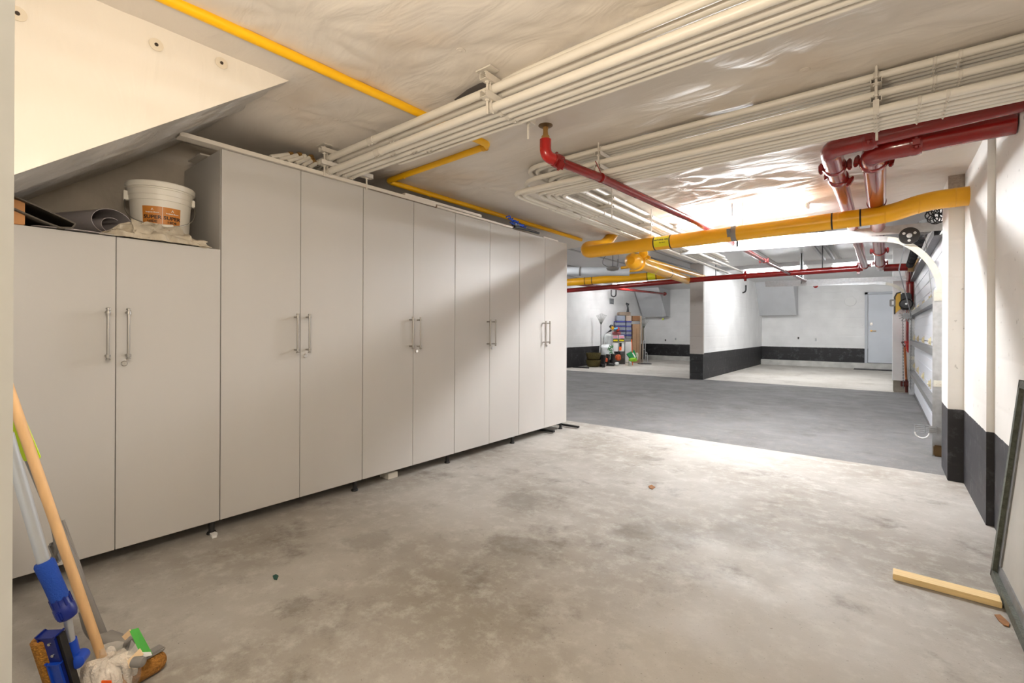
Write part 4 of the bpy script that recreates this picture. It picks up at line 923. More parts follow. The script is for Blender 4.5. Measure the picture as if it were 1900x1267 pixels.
obj('control_box', obx(B(), fp(1656, 562), (.085, .05, .13), None, .008), M_GREYP, mo); obj('control_label', obx(B(), fp(1656.5, 562) + Vector((0, -.028, 0)), (.03, .004, .07)), M_WHITE, mo)
def chain(top_px, bot_px, name):
    a = fp(*top_px); b = fp(*bot_px); n = 50; bm = B()
    for k in range(n):
        p = a.lerp(b, (k + .5) / n); r = (a - b).length / n * .62; pl = (k % 2)
        pts = [p + Vector((0 if pl else .008 * math.sin(q), .008 * math.sin(q) if pl else 0, r * math.cos(q))) for q in [j * PI / 4 for j in range(9)]]
        tube(bm, pts, .0035, 4, caps=False)
    o = obj(name, bm, M_GALVD, mo); o['kind'] = 'stuff'; return o
chain((1675, 584), (1676, 722), 'hand_chain'); chain((1691, 586), (1689, 722), 'hand_chain')
# spade hanging on the pier
sh = thing('spade', 'spade with wooden shaft and rusty red blade leaning on the white pier', 'spade', (.30, 11.5, .1))
g0, g1 = fp(1673, 634.5, 11.52), fp(1683, 634.5, 11.52); nk = fp(1678.5, 644, 11.52); bt = fp(1681.5, 706, 11.5)
bm = B(); tube(bm, [g0, g1], .014, 8); tube(bm, [g0, nk], .009, 8); tube(bm, [g1, nk], .009, 8); obj('d_handle', bm, M_RUST, sh)
obj('shaft', tube(B(), [nk, bt], .018, 12), mat('orange_shaft_wood', srgb(184, 110, 62), .55, var=.15, vscale=20), sh)
l, r = fp(1671, 707, 11.48), fp(1692, 718, 11.48)
obj('blade', bx(B(), (l.x, 11.47, r.z), (r.x, 11.485, l.z), .006), M_RUST, sh)
obj('socket', tube(B(), [bt + Vector((0, 0, .02)), fp(1682, 728, 11.47)], .02, 8), M_RUST, sh)

# ================================================================== FRAMED SHEET LEANING ON THE RIGHT WALL, PLANK, LEAF
fs = thing('framed_sheet', 'grey sheet in a corroded metal frame leaning on the right wall', 'panel', (.42, 2.3, 0))
k_ = .098   # lean of the sheet, metres sideways per metre of height
def pl(y, z, off=0.0): return Vector((.418 + k_ * z - off, y, z + off * k_))
YF, YN, HT = 3.11, 1.95, .93
def strip(y0, z0, y1, z1, w, m, name, o0, o1):
    bm = B(); a, b = pl(y0, z0), pl(y1, z1); d = (b - a).normalized(); nrm = Vector((-1, 0, k_)).normalized(); s_ = d.cross(nrm)
    P = [a, b, b + s_ * w, a + s_ * w]; prism(bm, [p + nrm * o0 for p in P], nrm * (o1 - o0)); return obj(name, bm, m, fs, smooth=False)
strip(YF, 0.012, YF, HT, .034, M_FRAMEG, 'frame_rail', 0, .028)
strip(YN, 0.012, YF, 0.012, .034, M_FRAMEG, 'frame_rail', 0, .028)
strip(YF, HT, YN, HT, .034, M_FRAMEG, 'frame_rail', 0, .028)
for o_ in fs.children: pass
strip(YF - .03, 0.04, YF - .03, HT - .03, .05, M_GALVD, 'inner_bead', 0, .012)
strip(YN, 0.045, YF - .03, 0.045, .04, M_GALVD, 'inner_bead', 0, .012)
bm = B(); nrm = Vector((-1, 0, k_)).normalized()
prism(bm, [pl(YF - .004, .004), pl(YF - .004, HT), pl(YN, HT), pl(YN, .004)], nrm * .006); obj('sheet', bm, M_PANEL, fs, smooth=False)
A = Matrix.Rotation(math.radians(-1.5), 3, 'Z')
tag(obj('wood_plank', obx(B(), (.212, 2.826, .014), (.352, .074, .026), A, .002), M_PINE), 'short pale pine plank on the floor against the leaning framed sheet', 'plank')
lf = [at(px, py, Z=.002) for px, py in ((1845, 1141), (1856, 1141), (1866, 1150), (1873, 1157), (1872, 1163), (1862, 1160), (1853, 1152))]
tag(obj('dry_leaf', prism(B(), lf, (0, 0, .003)), M_LEAF), 'dry brown leaf on the floor beside the framed sheet', 'leaf')
lf = [at(px, py, Z=.001) for px, py in ((506, 1069), (512, 1066), (517, 1069), (514, 1076), (508, 1075))]
tag(obj('green_scrap', prism(B(), lf, (0, 0, .003)), mat('dark_green_scrap', srgb(20, 70, 60), .6)), 'tiny dark green scrap on the floor in front of the tall cabinets', 'scrap')
lf = [at(px, py, Z=.001) for px, py in ((389, 993), (397, 989), (404, 992), (402, 997), (394, 999))]
tag(obj('paper_scrap', prism(B(), lf, (0, 0, .012)), M_WHITE), 'small white paper scrap by the leg under the low cabinet', 'scrap')
lf = [at(px, py, Z=.001) for px, py in ((1203, 902), (1209, 900), (1216, 904), (1211, 908), (1205, 906))]
tag(obj('dry_leaf', prism(B(), lf, (0, 0, .003)), M_LEAF), 'small curled brown leaf in the middle of the concrete floor', 'leaf')

# ================================================================== MOPS AND SQUEEGEE BY THE DOORWAY
def line_ext(a, b, k): return a + (b - a) * k
# wooden mop
w0 = at(190, 1222, D=1.47); w1 = at(40, 790, D=1.345)
mp = thing('string_mop', 'string mop with wooden handle and white cotton head in clear plastic', 'mop', (w0.x, w0.y, 0))
obj('handle', tube(B(), [w0, line_ext(w0, w1, 1.20)], .0125, 18), M_WOOD, mp)
hc = at(205, 1250, D=1.47); bm = B()
for k in range(26):
    a = k * 2.4; q = (k + .5) / 26; r = .02 + .035 * math.sqrt(q)
    s = hc + Vector((.012 * math.cos(a), .012 * math.sin(a), .045))
    m_ = hc + RGT * (r * 1.3 * math.cos(a)) + FWD * (r * math.sin(a)) + Vector((0, 0, .015 + .02 * math.sin(k)))
    e = hc + RGT * (r * 1.2 * math.cos(a + .5)) + FWD * (r * math.sin(a + .5)) + Vector((0, 0, -.055)); e.z = max(e.z, .010)
    tube(bm, fillet([s, m_ + Vector((0, 0, .02)), m_, e], .03, 4), .0105, 7)
obj('cotton_head', bm, M_COTTON, mp)
bm = B(); lathe(bm, [(.070, -.055), (.078, -.02), (.072, .02), (.05, .05), (.022, .062), (.03, .085)], hc, 26)
for v_ in bm.verts: v_.co += Vector((noise.noise(v_.co * 30), noise.noise(v_.co * 30 + Vector((9, 0, 0))), 0)) * .014; v_.co.z = max(.004, v_.co.z)
obj('plastic_bag', bm, M_PLAST, mp)
cp = at(236, 1215, D=1.47); obj('bag_corner', prism(B(), [cp, cp + RGT * .012 + Vector((0, 0, .045)), cp + RGT * .03 + Vector((0, 0, .02)), cp + RGT * .02 - Vector((0, 0, .03))], FWD * .003), M_PLAST, mp)
obj('price_sticker', prism(B(), [at(188, 1263, D=1.385), at(206, 1263, D=1.385), at(207, 1280, D=1.385), at(187, 1280, D=1.385)], FWD * .002), M_ORANGE, mp)
# grey sponge mop behind
g0_ = at(196, 1190, D=1.56); g1_ = at(34, 800, D=1.42); gm = thing('sponge_mop', 'grey butterfly sponge mop with brown sponge and green card sleeve', 'mop', (g0_.x, g0_.y, 0))
obj('handle', tube(B(), [g0_, line_ext(g0_, g1_, 1.15)], .0125, 14), M_GREYP, gm)
def offl(a, b, t_, px): return a.lerp(b, t_) + RGT * px
d_ = (g1_ - g0_).normalized(); A = axes(d_, FWD)
obj('lime_tag', obx(B(), at(44, 812, D=1.40), (.052, .008, .145), axes(d_, FWD), .003), M_LIME, gm)
bm = B(); tube(bm, fillet([at(98, 965, D=1.50), at(108, 1010, D=1.50), at(96, 1050, D=1.50)], .05), .009, 10); obx(bm, at(102, 1025, D=1.50), (.018, .02, .07), A, .006); obj('wringer_lever', bm, M_GREYP, gm)
obj('wringer_rod', tube(B(), [at(116, 965, D=1.54), at(140, 1030, D=1.54), at(190, 1180, D=1.55)], .0055, 8), M_GREYP, gm)
bm = B(); tube(bm, fillet([at(160, 1130, D=1.55), at(170, 1172, D=1.55), at(200, 1190, D=1.55), at(243, 1196, D=1.55)], .05), .02, 12, radii=None); tube(bm, [at(196, 1185, D=1.55), at(238, 1200, D=1.55)], .027, 14)
obj('mop_bracket', bm, M_GREYP, gm)
sc = at(258, 1238, D=1.52); sc.z = .032
bm = B(); da = (at(285, 1205, D=1.52) - at(240, 1262, D=1.46)); da.z = 0; da.normalize(); up_ = Vector((0, 0, 1))
tube(bm, [sc - da * .085, sc + da * .05], .032, 20)
lathe(bm, [(.032, 0), (.028, .014), (.016, .024), (.001, .028)], sc + da * .05, 20, da)
obj('sponge', bm, M_SPONGE, gm)
tube_c = at(262, 1202, D=1.52)
obj('sponge_carrier', obx(B(), sc + Vector((-.0, 0, .038)), (.036, .14, .012), Matrix(((da.y, da.x, 0), (-da.x, da.y, 0), (0, 0, 1))), .004), M_GREYP, gm)
cardp = [at(240, 1170, D=1.50), at(255, 1166, D=1.52), at(281, 1214, D=1.49), at(263, 1219, D=1.46)]
obj('green_card', prism(B(), cardp, FWD * .004), M_GREEN, gm, smooth=False)
obj('card_side', prism(B(), [at(226, 1181, D=1.50), at(240, 1168, D=1.50), at(244, 1177, D=1.50), at(232, 1188, D=1.50)], FWD * .004), mat('beige_card', srgb(226, 196, 156), .7), gm, smooth=False)
obj('card_side', prism(B(), [at(236, 1226, D=1.44), at(258, 1204, D=1.46), at(265, 1215, D=1.45), at(240, 1240, D=1.43)], FWD * .004), mat('beige_card', srgb(226, 196, 156), .7), gm, smooth=False)
obj('barcode_patch', prism(B(), [at(264, 1210, D=1.455), at(280, 1209, D=1.485), at(282, 1215, D=1.485), at(265, 1219, D=1.455)], -FWD * .002), M_WHITE, gm, smooth=False)
obj('end_cap', lathe(B(), [(.014, -.02), (.015, 0), (.013, .012), (.001, .016)], at(259, 1228, D=1.42), 14, RGT), M_GREYP, gm)
# window squeegee on its telescopic pole
s1 = at(82, 1045, D=1.33); s0 = at(134, 1203, D=1.38); s2 = at(22, 838, D=1.26)
sq = thing('window_squeegee', 'silver pole squeegee with blue grip and amber netted sponge', 'squeegee', (s0.x, s0.y, 0))
obj('upper_pole', tube(B(), [s1, line_ext(s1, s2, 1.15)], .0145, 18), M_ALU, sq)
obj('pole_sticker', tube(B(), [at(57, 975, D=1.308), at(72, 1022, D=1.316)], .006, 8), M_WHITE, sq)
gb = at(112, 1112, D=1.345); du = (s1 - gb).normalized()
obj('blue_grip', lathe(B(), [(.017, 0), (.0215, .004), (.0215, .05), (.023, .115), (.020, .122), (.017, .123)], gb - du * .0, 22, du), M_BLUEF, sq)
A = axes(du)
bm = B(); lathe(bm, [(.014, -.062), (.021, -.058), (.025, -.045), (.025, -.022), (.021, -.016), (.0205, .004)], gb, 16, du)
for k in range(8):
    a = k * PI / 4; obx(bm, gb - du * .007 + A @ Vector((.020 * math.cos(a), .020 * math.sin(a), 0)), (.006, .006, .03), A @ Matrix.Rotation(a, 3, 'Z'), .001)
obx(bm, gb - du * .040 - FWD * .022 + RGT * .004, (.022, .012, .03), A, .004)
obj('locking_collar', bm, M_BLUED, sq)
obj('lower_pole', tube(B(), [gb - du * .05, s0], .010, 14), M_ALU, sq)
bm = B(); tube(bm, [s0 + (gb - s0).normalized() * .03, s0, at(141, 1232, D=1.38)], .0155, 14); lathe(bm, [(.019, -.02), (.019, .018), (.012, .022)], at(147, 1222, D=1.38), 18, -FWD + RGT * .4)
obj('swivel_joint', bm, M_BLUE, sq)
h0 = at(112, 1176, D=1.33); h1 = at(146, 1290, D=1.375); dh = (h1 - h0).normalized(); A = axes(dh, FWD)
L = (h1 - h0).length; hm = (h0 + h1) / 2
obj('squeegee_body', obx(B(), hm - RGT * .030, (.050, .022, L), A, .004), M_BLUED, sq, smooth=False)
obj('squeegee_rubber', obx(B(), hm + RGT * .001, (.010, .016, L * 1.02), A, .001), M_BLACKP, sq, smooth=False)
for f_ in (.12, .3): obj('screw', lathe(B(), [(.005, 0), (.004, .003), (.001, .0035)], h0.lerp(h1, f_) - RGT * .026 - FWD * .012, 10, -FWD), M_CHROME, sq)
obj('moulded_boss', obx(B(), h0.lerp(h1, .62) - RGT * .026 - FWD * .012, (.036, .01, L * .42), A, .004), M_BLUE, sq)
e0 = at(76, 1186, D=1.335); e1 = at(116, 1310, D=1.385)
obj('netted_sponge', tube(B(), [e0, e1], .023, 20), M_AMBER, sq)
obj('sponge_end', lathe(B(), [(.0235, 0), (.02, .004), (.001, .008)], e0, 20, e0 - e1), M_SPONGE, sq)

# ================================================================== CLUTTER IN THE FAR LEFT BAY
at_raw = at
def at(px, py, X=None, Y=None, Z=None, D=None):
    return at_raw(px, py, X, Y, Z, D * .962 if D is not None and 1095 < px < 1210 else D)
FA = Matrix(((RGT.x, FWD.x, 0), (RGT.y, FWD.y, 0), (0, 0, 1)))    # items stand facing the driveway, roughly towards the garage
def spot(px, pyb, D=None):
    """floor point under a pixel column at depth D"""
    p = at(px, pyb, D=D); p.z = 0; return p
def cab_box(name, label, cat, px0, px1, py0, py1, D, depth, m, z0=None, rot=.12, group=None, bev=.01, parts=None):
    a = at(px0, py1, D=D); b = at(px1, py0, D=D); c = (a + b) / 2; wd = (b - a).dot(RGT); h = abs(b.z - a.z)
    if z0 is None: z0 = max(0, a.z)
    t = thing(name, label, cat, (c.x, c.y, z0), group)
    o = obj('body', obx(B(), Vector((c.x, c.y, z0 + h / 2)) + FWD * depth / 2, (wd, depth, h), Matrix.Rotation(rot, 3, 'Z') @ FA if rot else FA, bev), m, t)
    return t, Vector((c.x, c.y, z0)), wd, h
# mossy round planters, one on the other
for i, z in enumerate((0.0, .222)):
    c = spot(1101, 678, 15.3)
    bm = B(); lathe(bm, [(.15, z), (.19, z + .02), (.225, z + .13), (.235, z + .19), (.235, z + .218), (.21, z + .220), (.205, z + .15), (.001, z + .12)], c, 30)
    tag(obj('round_planter', bm, M_MOSS), ['lower of two mossy round planters by the left bay wall', 'upper of two mossy round planters by the left bay wall'][i], 'planter', 'stacked mossy planters')
def boot(px, pyb, D, label, ang):
    c = spot(px, pyb, D); A = Matrix.Rotation(ang, 3, 'Z')
    prof_ = [(0, 0, .035, .045), (.10, 0, .042, .05), (.22, 0, .05, .055), (.36, 0, .062, .062)]
    t = thing('rubber_boot', label, 'boot', c, 'dark rubber boots')
    bm = B(); tube(bm, [c + A @ Vector((0, 0, .03)), c + A @ Vector((0, 0, .14)), c + A @ Vector((0, 0, .27)), c + A @ Vector((.01, 0, .38))], .05, 14, radii=[.045, .045, .055, .068])
    tube(bm, [c + A @ Vector((-.05, 0, .045)), c + A @ Vector((.05, 0, .05)), c + A @ Vector((.13, 0, .042)), c + A @ Vector((.19, 0, .04))], .045, 12, radii=[.04, .048, .044, .03]); obj('boot_body', bm, M_DARK, t)
    obj('sole', obx(B(), c + A @ Vector((.07, 0, .011)), (.27, .09, .022), A, .006), M_FRAMEG, t)
boot(1114.5, 676, 15.4, 'left dark rubber boot standing beside the mossy planters', -.9)
boot(1120.5, 677.5, 15.2, 'right dark rubber boot standing beside the mossy planters', -1.2)
boot(1136, 673, 15.9, 'dark boot leaning behind the white sack on the bay floor', .4)
boot(1128, 674.5, 15.6, 'low dark boot left of the orange pot', .5)
def rake(px, top, bot, D, label, fan=18, hd=32, flip=1):
    b = at(px, bot, D=D); tp = at(px, top + hd * .9, D=D); t = thing('leaf_rake', label, 'rake', (b.x, b.y, max(0, b.z)), 'leaf rakes standing on end')
    obj('handle', tube(B(), [b, tp], .012, 8), M_FRAMEG, t)
    bm = B(); hub = at(px, top + hd, D=D)
    n = 13
    for k in range(n):
        f = (k / (n - 1) - .5); e = at(px + flip * (f * fan * 1.25 + 1), top + abs(f) * 8, D=D)
        e2 = e + FWD * -.03 + Vector((0, 0, -.02)); tube(bm, [hub, e, e2], .0035, 4)
    obj('tines', bm, M_FRAMEG, t)
    bm = B(); tube(bm, [at(px - fan * .30, top + hd * .5, D=D), at(px + fan * .30, top + hd * .5, D=D)], .006, 6); tube(bm, [at(px - fan * .2, top + hd * .62, D=D), at(px + fan * .2, top + hd * .62, D=D)], .006, 6); obj('tine_brace', bm, M_FRAMEG, t)
rake(1115, 581, 666, 15.9, 'grey leaf rake standing tines-up against the left bay wall', 15, 22)
rake(1194, 590, 664, 17.3, 'dark leaf rake with a wide fan right of the cardboard boxes', 14, 20)
# plastic sacks
def sack(px0, px1, py0, py1, D, m, name, label, cat, seed, depth=.3, flat=.0):
    a = at(px0, py1, D=D); b = at(px1, py0, D=D); c = (a + b) / 2; rx = (b - a).dot(RGT) / 2; rz = (b.z - a.z) / 2; z0 = max(.0, a.z)
    bm = B(); bmesh.ops.create_icosphere(bm, subdivisions=4, radius=1)
    for v in bm.verts:
        p = v.co.copy(); n = 1 + .16 * noise.noise(p * 2.2 + Vector((seed, 0, 0))) + .07 * noise.noise(p * 6 + Vector((0, seed, 0)))
        sgn = lambda q: math.copysign(abs(q) ** .7, q)
        q = Vector((sgn(p.x), sgn(p.y), sgn(p.z))) * n
        v.co = Vector((c.x, c.y, z0 + rz)) + RGT * (q.x * rx) + FWD * (q.y * depth / 2 + depth / 2) + Vector((0, 0, max(-1, q.z) * rz))
    t = thing(name, label, cat, (c.x, c.y, z0)); obj('sack', bm, m, t); return t, c, rx, rz
M_BAGW = mat('milky_plastic', srgb(226, 230, 230), .3, var=.08, vscale=12)
sack(1122, 1139, 619, 646, 16.5, M_BAGW, 'storage_bag', 'pale milky plastic bag standing behind the green-printed sack', 'bag', 3)
t, c, rx, rz = sack(1113, 1141, 640, 668, 16.0, M_BAGW, 'soil_sack', 'white sack with green leaf print on the floor by the left wall', 'sack', 5)
bm = B()
for k in range(26):
    px_ = 1128 + 9 * hsh(k) ; py_ = 641 + 24 * hsh(k + 50); q = at(px_, py_, D=15.80); A = Matrix.Rotation(hsh(k + 9) * 3, 3, 'Y')
    obx(bm, q, (.05 + .05 * hsh(k + 2), .012, .02), FA @ A, .003)
o = obj('leaf_print', bm, mat('leaf_green', srgb(70, 140, 80), .6), t); o['kind'] = 'stuff'
# printed garden product boxes / bag
t, c, wd, h = cab_box('fertiliser_bag', 'white and black printed bag with orange picture in the far bay', 'bag', 1137, 1147, 622, 652, 16.4, .18, M_WHITE, rot=0)
for (a0, b0, a1, b1, m_, nm) in ((1137.3, 628.5, 1146.6, 634.5, M_BLACKP, 'black_band'), (1138, 630, 1146, 632.8, M_LABEL, 'yellow_lettering'), (1137.5, 623, 1146, 627, mat('pink_print', srgb(222, 150, 170), .5), 'pink_print')):
    p_, q_ = at(a0, b1, D=16.38), at(a1, b0, D=16.38); cc_ = (p_ + q_) / 2; obj(nm, obx(B(), cc_ - FWD * (.003 if nm[0] != 'y' else .008), ((q_ - p_).dot(RGT), .006, abs(q_.z - p_.z)), FA), m_, t)
t, c, wd, h = cab_box('fertiliser_box', 'white printed box with black band and orange picture in the far bay', 'box', 1148, 1158.5, 622, 652, 16.4, .2, M_WHITE, rot=0)
for (a0, b0, a1, b1, m_, nm) in ((1148.2, 628.5, 1158.2, 634, M_BLACKP, 'black_band'), (1149, 630, 1157.5, 632.6, M_LABEL, 'yellow_lettering'), (1149, 636, 1153.5, 646, M_BLACKP, 'dark_print'), (1148.5, 643, 1153, 650, M_ORANGE, 'orange_print'), (1149, 623, 1158, 627.5, mat('pink_print', srgb(222, 150, 170), .5), 'pink_print')):
    p_, q_ = at(a0, b1, D=16.38), at(a1, b0, D=16.38); cc_ = (p_ + q_) / 2; off_ = {'y': .010, 'o': .012}.get(nm[0], .003)
    obj(nm, obx(B(), cc_ - FWD * off_, ((q_ - p_).dot(RGT), .006, abs(q_.z - p_.z)), FA), m_, t)
tag(cab_box('dark_crate', 'dark crate on the floor carrying the printed bag and box', 'crate', 1136, 1160, 652, 671, 16.4, .3, mat('dark_crate_grey', srgb(62, 58, 54), .7), z0=0, rot=0)[0], 'dark crate on the floor carrying the printed bag and box', 'crate')
tag(cab_box('toy_box', 'flat reddish box on top of the printed bag', 'box', 1138, 1152, 615.5, 621.5, 16.4, .2, mat('dusty_red_card', srgb(150, 84, 84), .7), rot=0)[0], 'flat reddish box on top of the printed bag', 'box')
tr = thing('hedge_trimmer', 'yellow and black hedge trimmer lying on the flat reddish box', 'tool', at(1138, 612, D=16.3))
obj('motor_housing', obx(B(), at(1136.5, 609, D=16.3), (.13, .12, .13), FA, .04), M_OPY, tr); obj('guard', obx(B(), at(1132.5, 606, D=16.28), (.07, .10, .12), FA, .03), M_DARK, tr)
obj('blade', prism(B(), [at(1124, 619, D=16.3), at(1133, 611, D=16.3), at(1136, 614, D=16.3)], FWD * .02), M_DARK, tr); obj('rear_handle', tube(B(), fillet([at(1131, 606, D=16.3), at(1134, 602, D=16.3), at(1138, 606, D=16.3)], .05), .016, 8), M_DARK, tr)
tag(obj('blue_bottle', tube(B(), [at(1140, 611, D=16.25), at(1146, 608.5, D=16.25)], .035, 12), mat('sky_blue_plastic', srgb(90, 160, 205), .4)), 'small sky blue bottle lying beside the hedge trimmer', 'bottle')
sack(1144, 1150, 607, 615.5, 16.25, mat('brick_red_cloth', srgb(160, 50, 40), .8), 'red_cloth', 'small brick red cloth bundle beside the blue bottle', 'cloth', 8, .12)
# stack of storage bins
bt_ = [(1142.5, 1161, 596, 604), (1142.5, 1161, 604.5, 612.5), (1151, 1161, 613, 620.5), (1151, 1161, 621, 628)]
for i, (a0, a1, b0, b1) in enumerate(bt_):
    for j, (l_, r_) in enumerate(((a0, 1161), (1161.8, 1172))):
        if j == 1 and i == 9: continue
        lab_ = ['topmost', 'second from top', 'third from top', 'lowest'][i] + ' violet-rimmed clear storage bin in the ' + ['left', 'right'][j] + ' stack'
        t = thing('storage_bin', lab_, 'bin', at((l_ + r_) / 2, b1, D=17.0), 'violet-rimmed storage bins')
        p_, q_ = at(l_ + .4, b1, D=17.0), at(r_ - .4, b0 + 1, D=17.0); c_ = (p_ + q_) / 2
        obj('bin_body', obx(B(), c_ + FWD * .18, ((q_ - p_).dot(RGT), .36, q_.z - p_.z), FA, .012), M_CLEARB, t)
        p_, q_ = at(l_, b0 + 1.6, D=16.98), at(r_, b0, D=16.98); c_ = (p_ + q_) / 2
        obj('rim', obx(B(), c_ + FWD * .18, ((q_ - p_).dot(RGT), .39, q_.z - p_.z), FA, .006), M_BLUER, t)
t, c, wd, h = cab_box('clear_bin', 'clear grey lidded bin above the violet-rimmed bins', 'bin', 1145, 1160, 585.5, 595.5, 17.0, .34, M_CLEARB, rot=0)
t, c, wd, h = cab_box('brown_box', 'flat brown box at the very top of the bin stack', 'box', 1149, 1170, 579, 585, 17.0, .34, mat('taupe_card', srgb(132, 116, 100), .8), rot=0)
t, c, wd, h = cab_box('grey_carton', 'greyish brown carton on the right bin stack', 'box', 1161.5, 1172, 585.5, 595.5, 17.0, .34, mat('taupe_card2', srgb(150, 134, 120), .8), rot=0)
t, c, wd, h = cab_box('floor_cupboard', 'white cabinet on the floor below the storage bins', 'cabinet', 1160, 1172, 628.5, 668, 17.0, .34, mat('white_base', srgb(222, 222, 218), .5), z0=0, rot=0)
t, c, wd, h = cab_box('dark_box', 'dark tall box behind the printed box under the storage bins', 'box', 1150.5, 1159.8, 628.5, 668, 17.1, .3, mat('slate_box', srgb(92, 92, 92), .6), z0=0, rot=0)
bt0 = at(1165, 579, D=17.0)
dr = thing('black_drill', 'black drill-like tool standing on the topmost brown box', 'tool', bt0)
obj('grip', tube(B(), [at(1165, 579, D=16.9), at(1165, 571, D=16.9), at(1163.5, 563, D=16.9)], .035, 10, radii=[.05, .03, .03]), M_DARK, dr); obj('head', tube(B(), [at(1161.5, 563, D=16.9), at(1167, 565, D=16.9)], .035, 10), M_DARK, dr)
# cardboard and boards
t, c, wd, h = cab_box('cardboard_box', 'tall brown cardboard box standing right of the bins', 'box', 1173.5, 1188, 596, 668, 17.2, .22, M_CARD, z0=0, rot=0)
obj('tape_seam', obx(B(), at(1181, 633, D=17.19), (.012, .006, .9), FA), M_CARDD, t)
t, c, wd, h = cab_box('cardboard_box', 'dark cardboard carton lying on top of the tall brown box', 'box', 1173, 1190, 586, 595.5, 17.25, .3, M_CARDD, rot=0)
a = at(1187, 669, D=16.95); b = at(1190.2, 584, D=17.1)
tag(obj('wood_plank', prism(B(), [at(1186.5, 675, D=16.9), at(1189, 677, D=16.9), at(1190.8, 586, D=17.05), at(1188, 586, D=17.05)], FWD * .03), mat('grey_wood', srgb(140, 122, 104), .7, var=.1)), 'narrow grey-brown plank upright beside the cardboard box', 'plank')
tag(obj('wood_plank', prism(B(), [at(1191, 675, D=17.4), at(1194, 675, D=17.4), at(1194.5, 606, D=17.5), at(1192, 606, D=17.5)], FWD * .03), mat('tan_wood', srgb(168, 146, 120), .7, var=.1)), 'shorter tan plank behind the narrow grey-brown plank', 'plank')
tr = thing('folding_trolley', 'small grey folding trolley beside the planks', 'trolley', at(1197, 664, D=17.0))
bm = B(); tube(bm, fillet([at(1193, 675, D=17), at(1193.5, 632, D=17), at(1197.5, 632, D=17), at(1196.5, 675, D=17)], .05), .014, 8); tube(bm, [at(1193.2, 648, D=17), at(1197, 648, D=17)], .01, 6); obj('frame', bm, M_GALV, tr)
tube_ = tube(B(), fillet([at(1196, 676, D=16.9), at(1197.5, 653, D=16.9), at(1200.5, 654, D=16.9), at(1202, 676, D=16.9)], .04), .012, 8); obj('foot_frame', tube_, M_GALV, tr)
tag(obj('floor_mat', obx(B(), Vector((at(1196, 665, D=16.6).x, at(1196, 665, D=16.6).y, .012)), (.42, .25, .022), FA, .004), M_DARK), 'small dark plate on the floor under the folding trolley', 'mat')
# small things at the front
c = spot(1164, 670, 15.9); t = thing('white_pail', 'small white pail on the floor in front of the bins', 'bucket', c)
obj('pail_body', lathe(B(), [(.055, 0), (.065, .15), (.07, .152), (.07, .165), (.06, .165), (.055, .02)], c, 20), M_BUCK, t); obj('pail_band', lathe(B(), [(.0625, .09), (.066, .09), (.067, .105), (.0635, .105)], c, 20), M_GALVD, t)
M_GRN = mat('green_bag_plastic', srgb(10, 128, 66), .35)
p_ = [at(1163.5, 657, D=16.0), at(1177, 649.5, D=16.0), at(1182, 664, D=15.95), at(1170, 667, D=15.95)]
t = thing('green_bag', 'bright green tilted bag with a white streak, in front of the bins', 'bag', p_[3]); obj('bag_body', prism(B(), p_, FWD * .12), M_GRN, t, smooth=False)
obj('white_streak', prism(B(), [at(1173, 655, D=15.98), at(1175, 654, D=15.98), at(1180, 663, D=15.93), at(1178, 663.6, D=15.93)], FWD * .01), M_WHITE, t, smooth=False)
sack(1168, 1183, 664, 671, 15.7, mat('lime_green_plastic', srgb(140, 200, 40), .4), 'lime_bag', 'flat lime green bag on the floor under the green bag', 'bag', 11, .15)
sack(1180, 1185, 654, 668, 15.95, mat('pale_printed', srgb(190, 186, 170), .5), 'printed_bag', 'pale printed bag squeezed beside the green bag', 'bag', 13, .1)
sack(1143, 1153, 658, 669, 15.8, mat('terracotta_orange', srgb(206, 92, 40), .6, var=.4, vscale=16), 'orange_pot', 'orange and white patterned bag on the floor before the crate', 'bag', 15, .15)
sack(1122.5, 1128, 664, 671.5, 15.5, mat('orange_plastic', srgb(222, 92, 50), .5), 'orange_ball', 'small orange bag between the two boot pairs', 'bag', 17, .1)
sack(1141, 1149, 672, 678, 15.4, M_BAGW, 'white_rag', 'small white rag on the floor at the front of the clutter', 'rag', 19, .08)
b_ = at(1172.5, 634, D=16.6); tag(obj('orange_stick', tube(B(), [at(1172, 629, D=16.0), at(1174, 677.5, D=16.0)], .012, 6), M_ORANGE), 'thin orange stick beside the cardboard box', 'stick')
tag(obj('tennis_ball', lathe(B(), [(.034 * math.sin(k * PI / 10) + .0001, -.034 * math.cos(k * PI / 10)) for k in range(11)], at(1230, 592, Y=17.2), 16), mat('fluorescent_yellow', srgb(216, 232, 50), .8)), 'yellow-green ball hanging before the back wall of the left bay', 'ball')
bc_ = at(1230, 592, Y=17.2); tag(obj('ball_string', tube(B(), [bc_ + Vector((0, 0, .03)), (bc_.x, 17.2, DZ - .02)], .002, 4), M_WHITE), 'string carrying the yellow-green ball in the left bay', 'string')

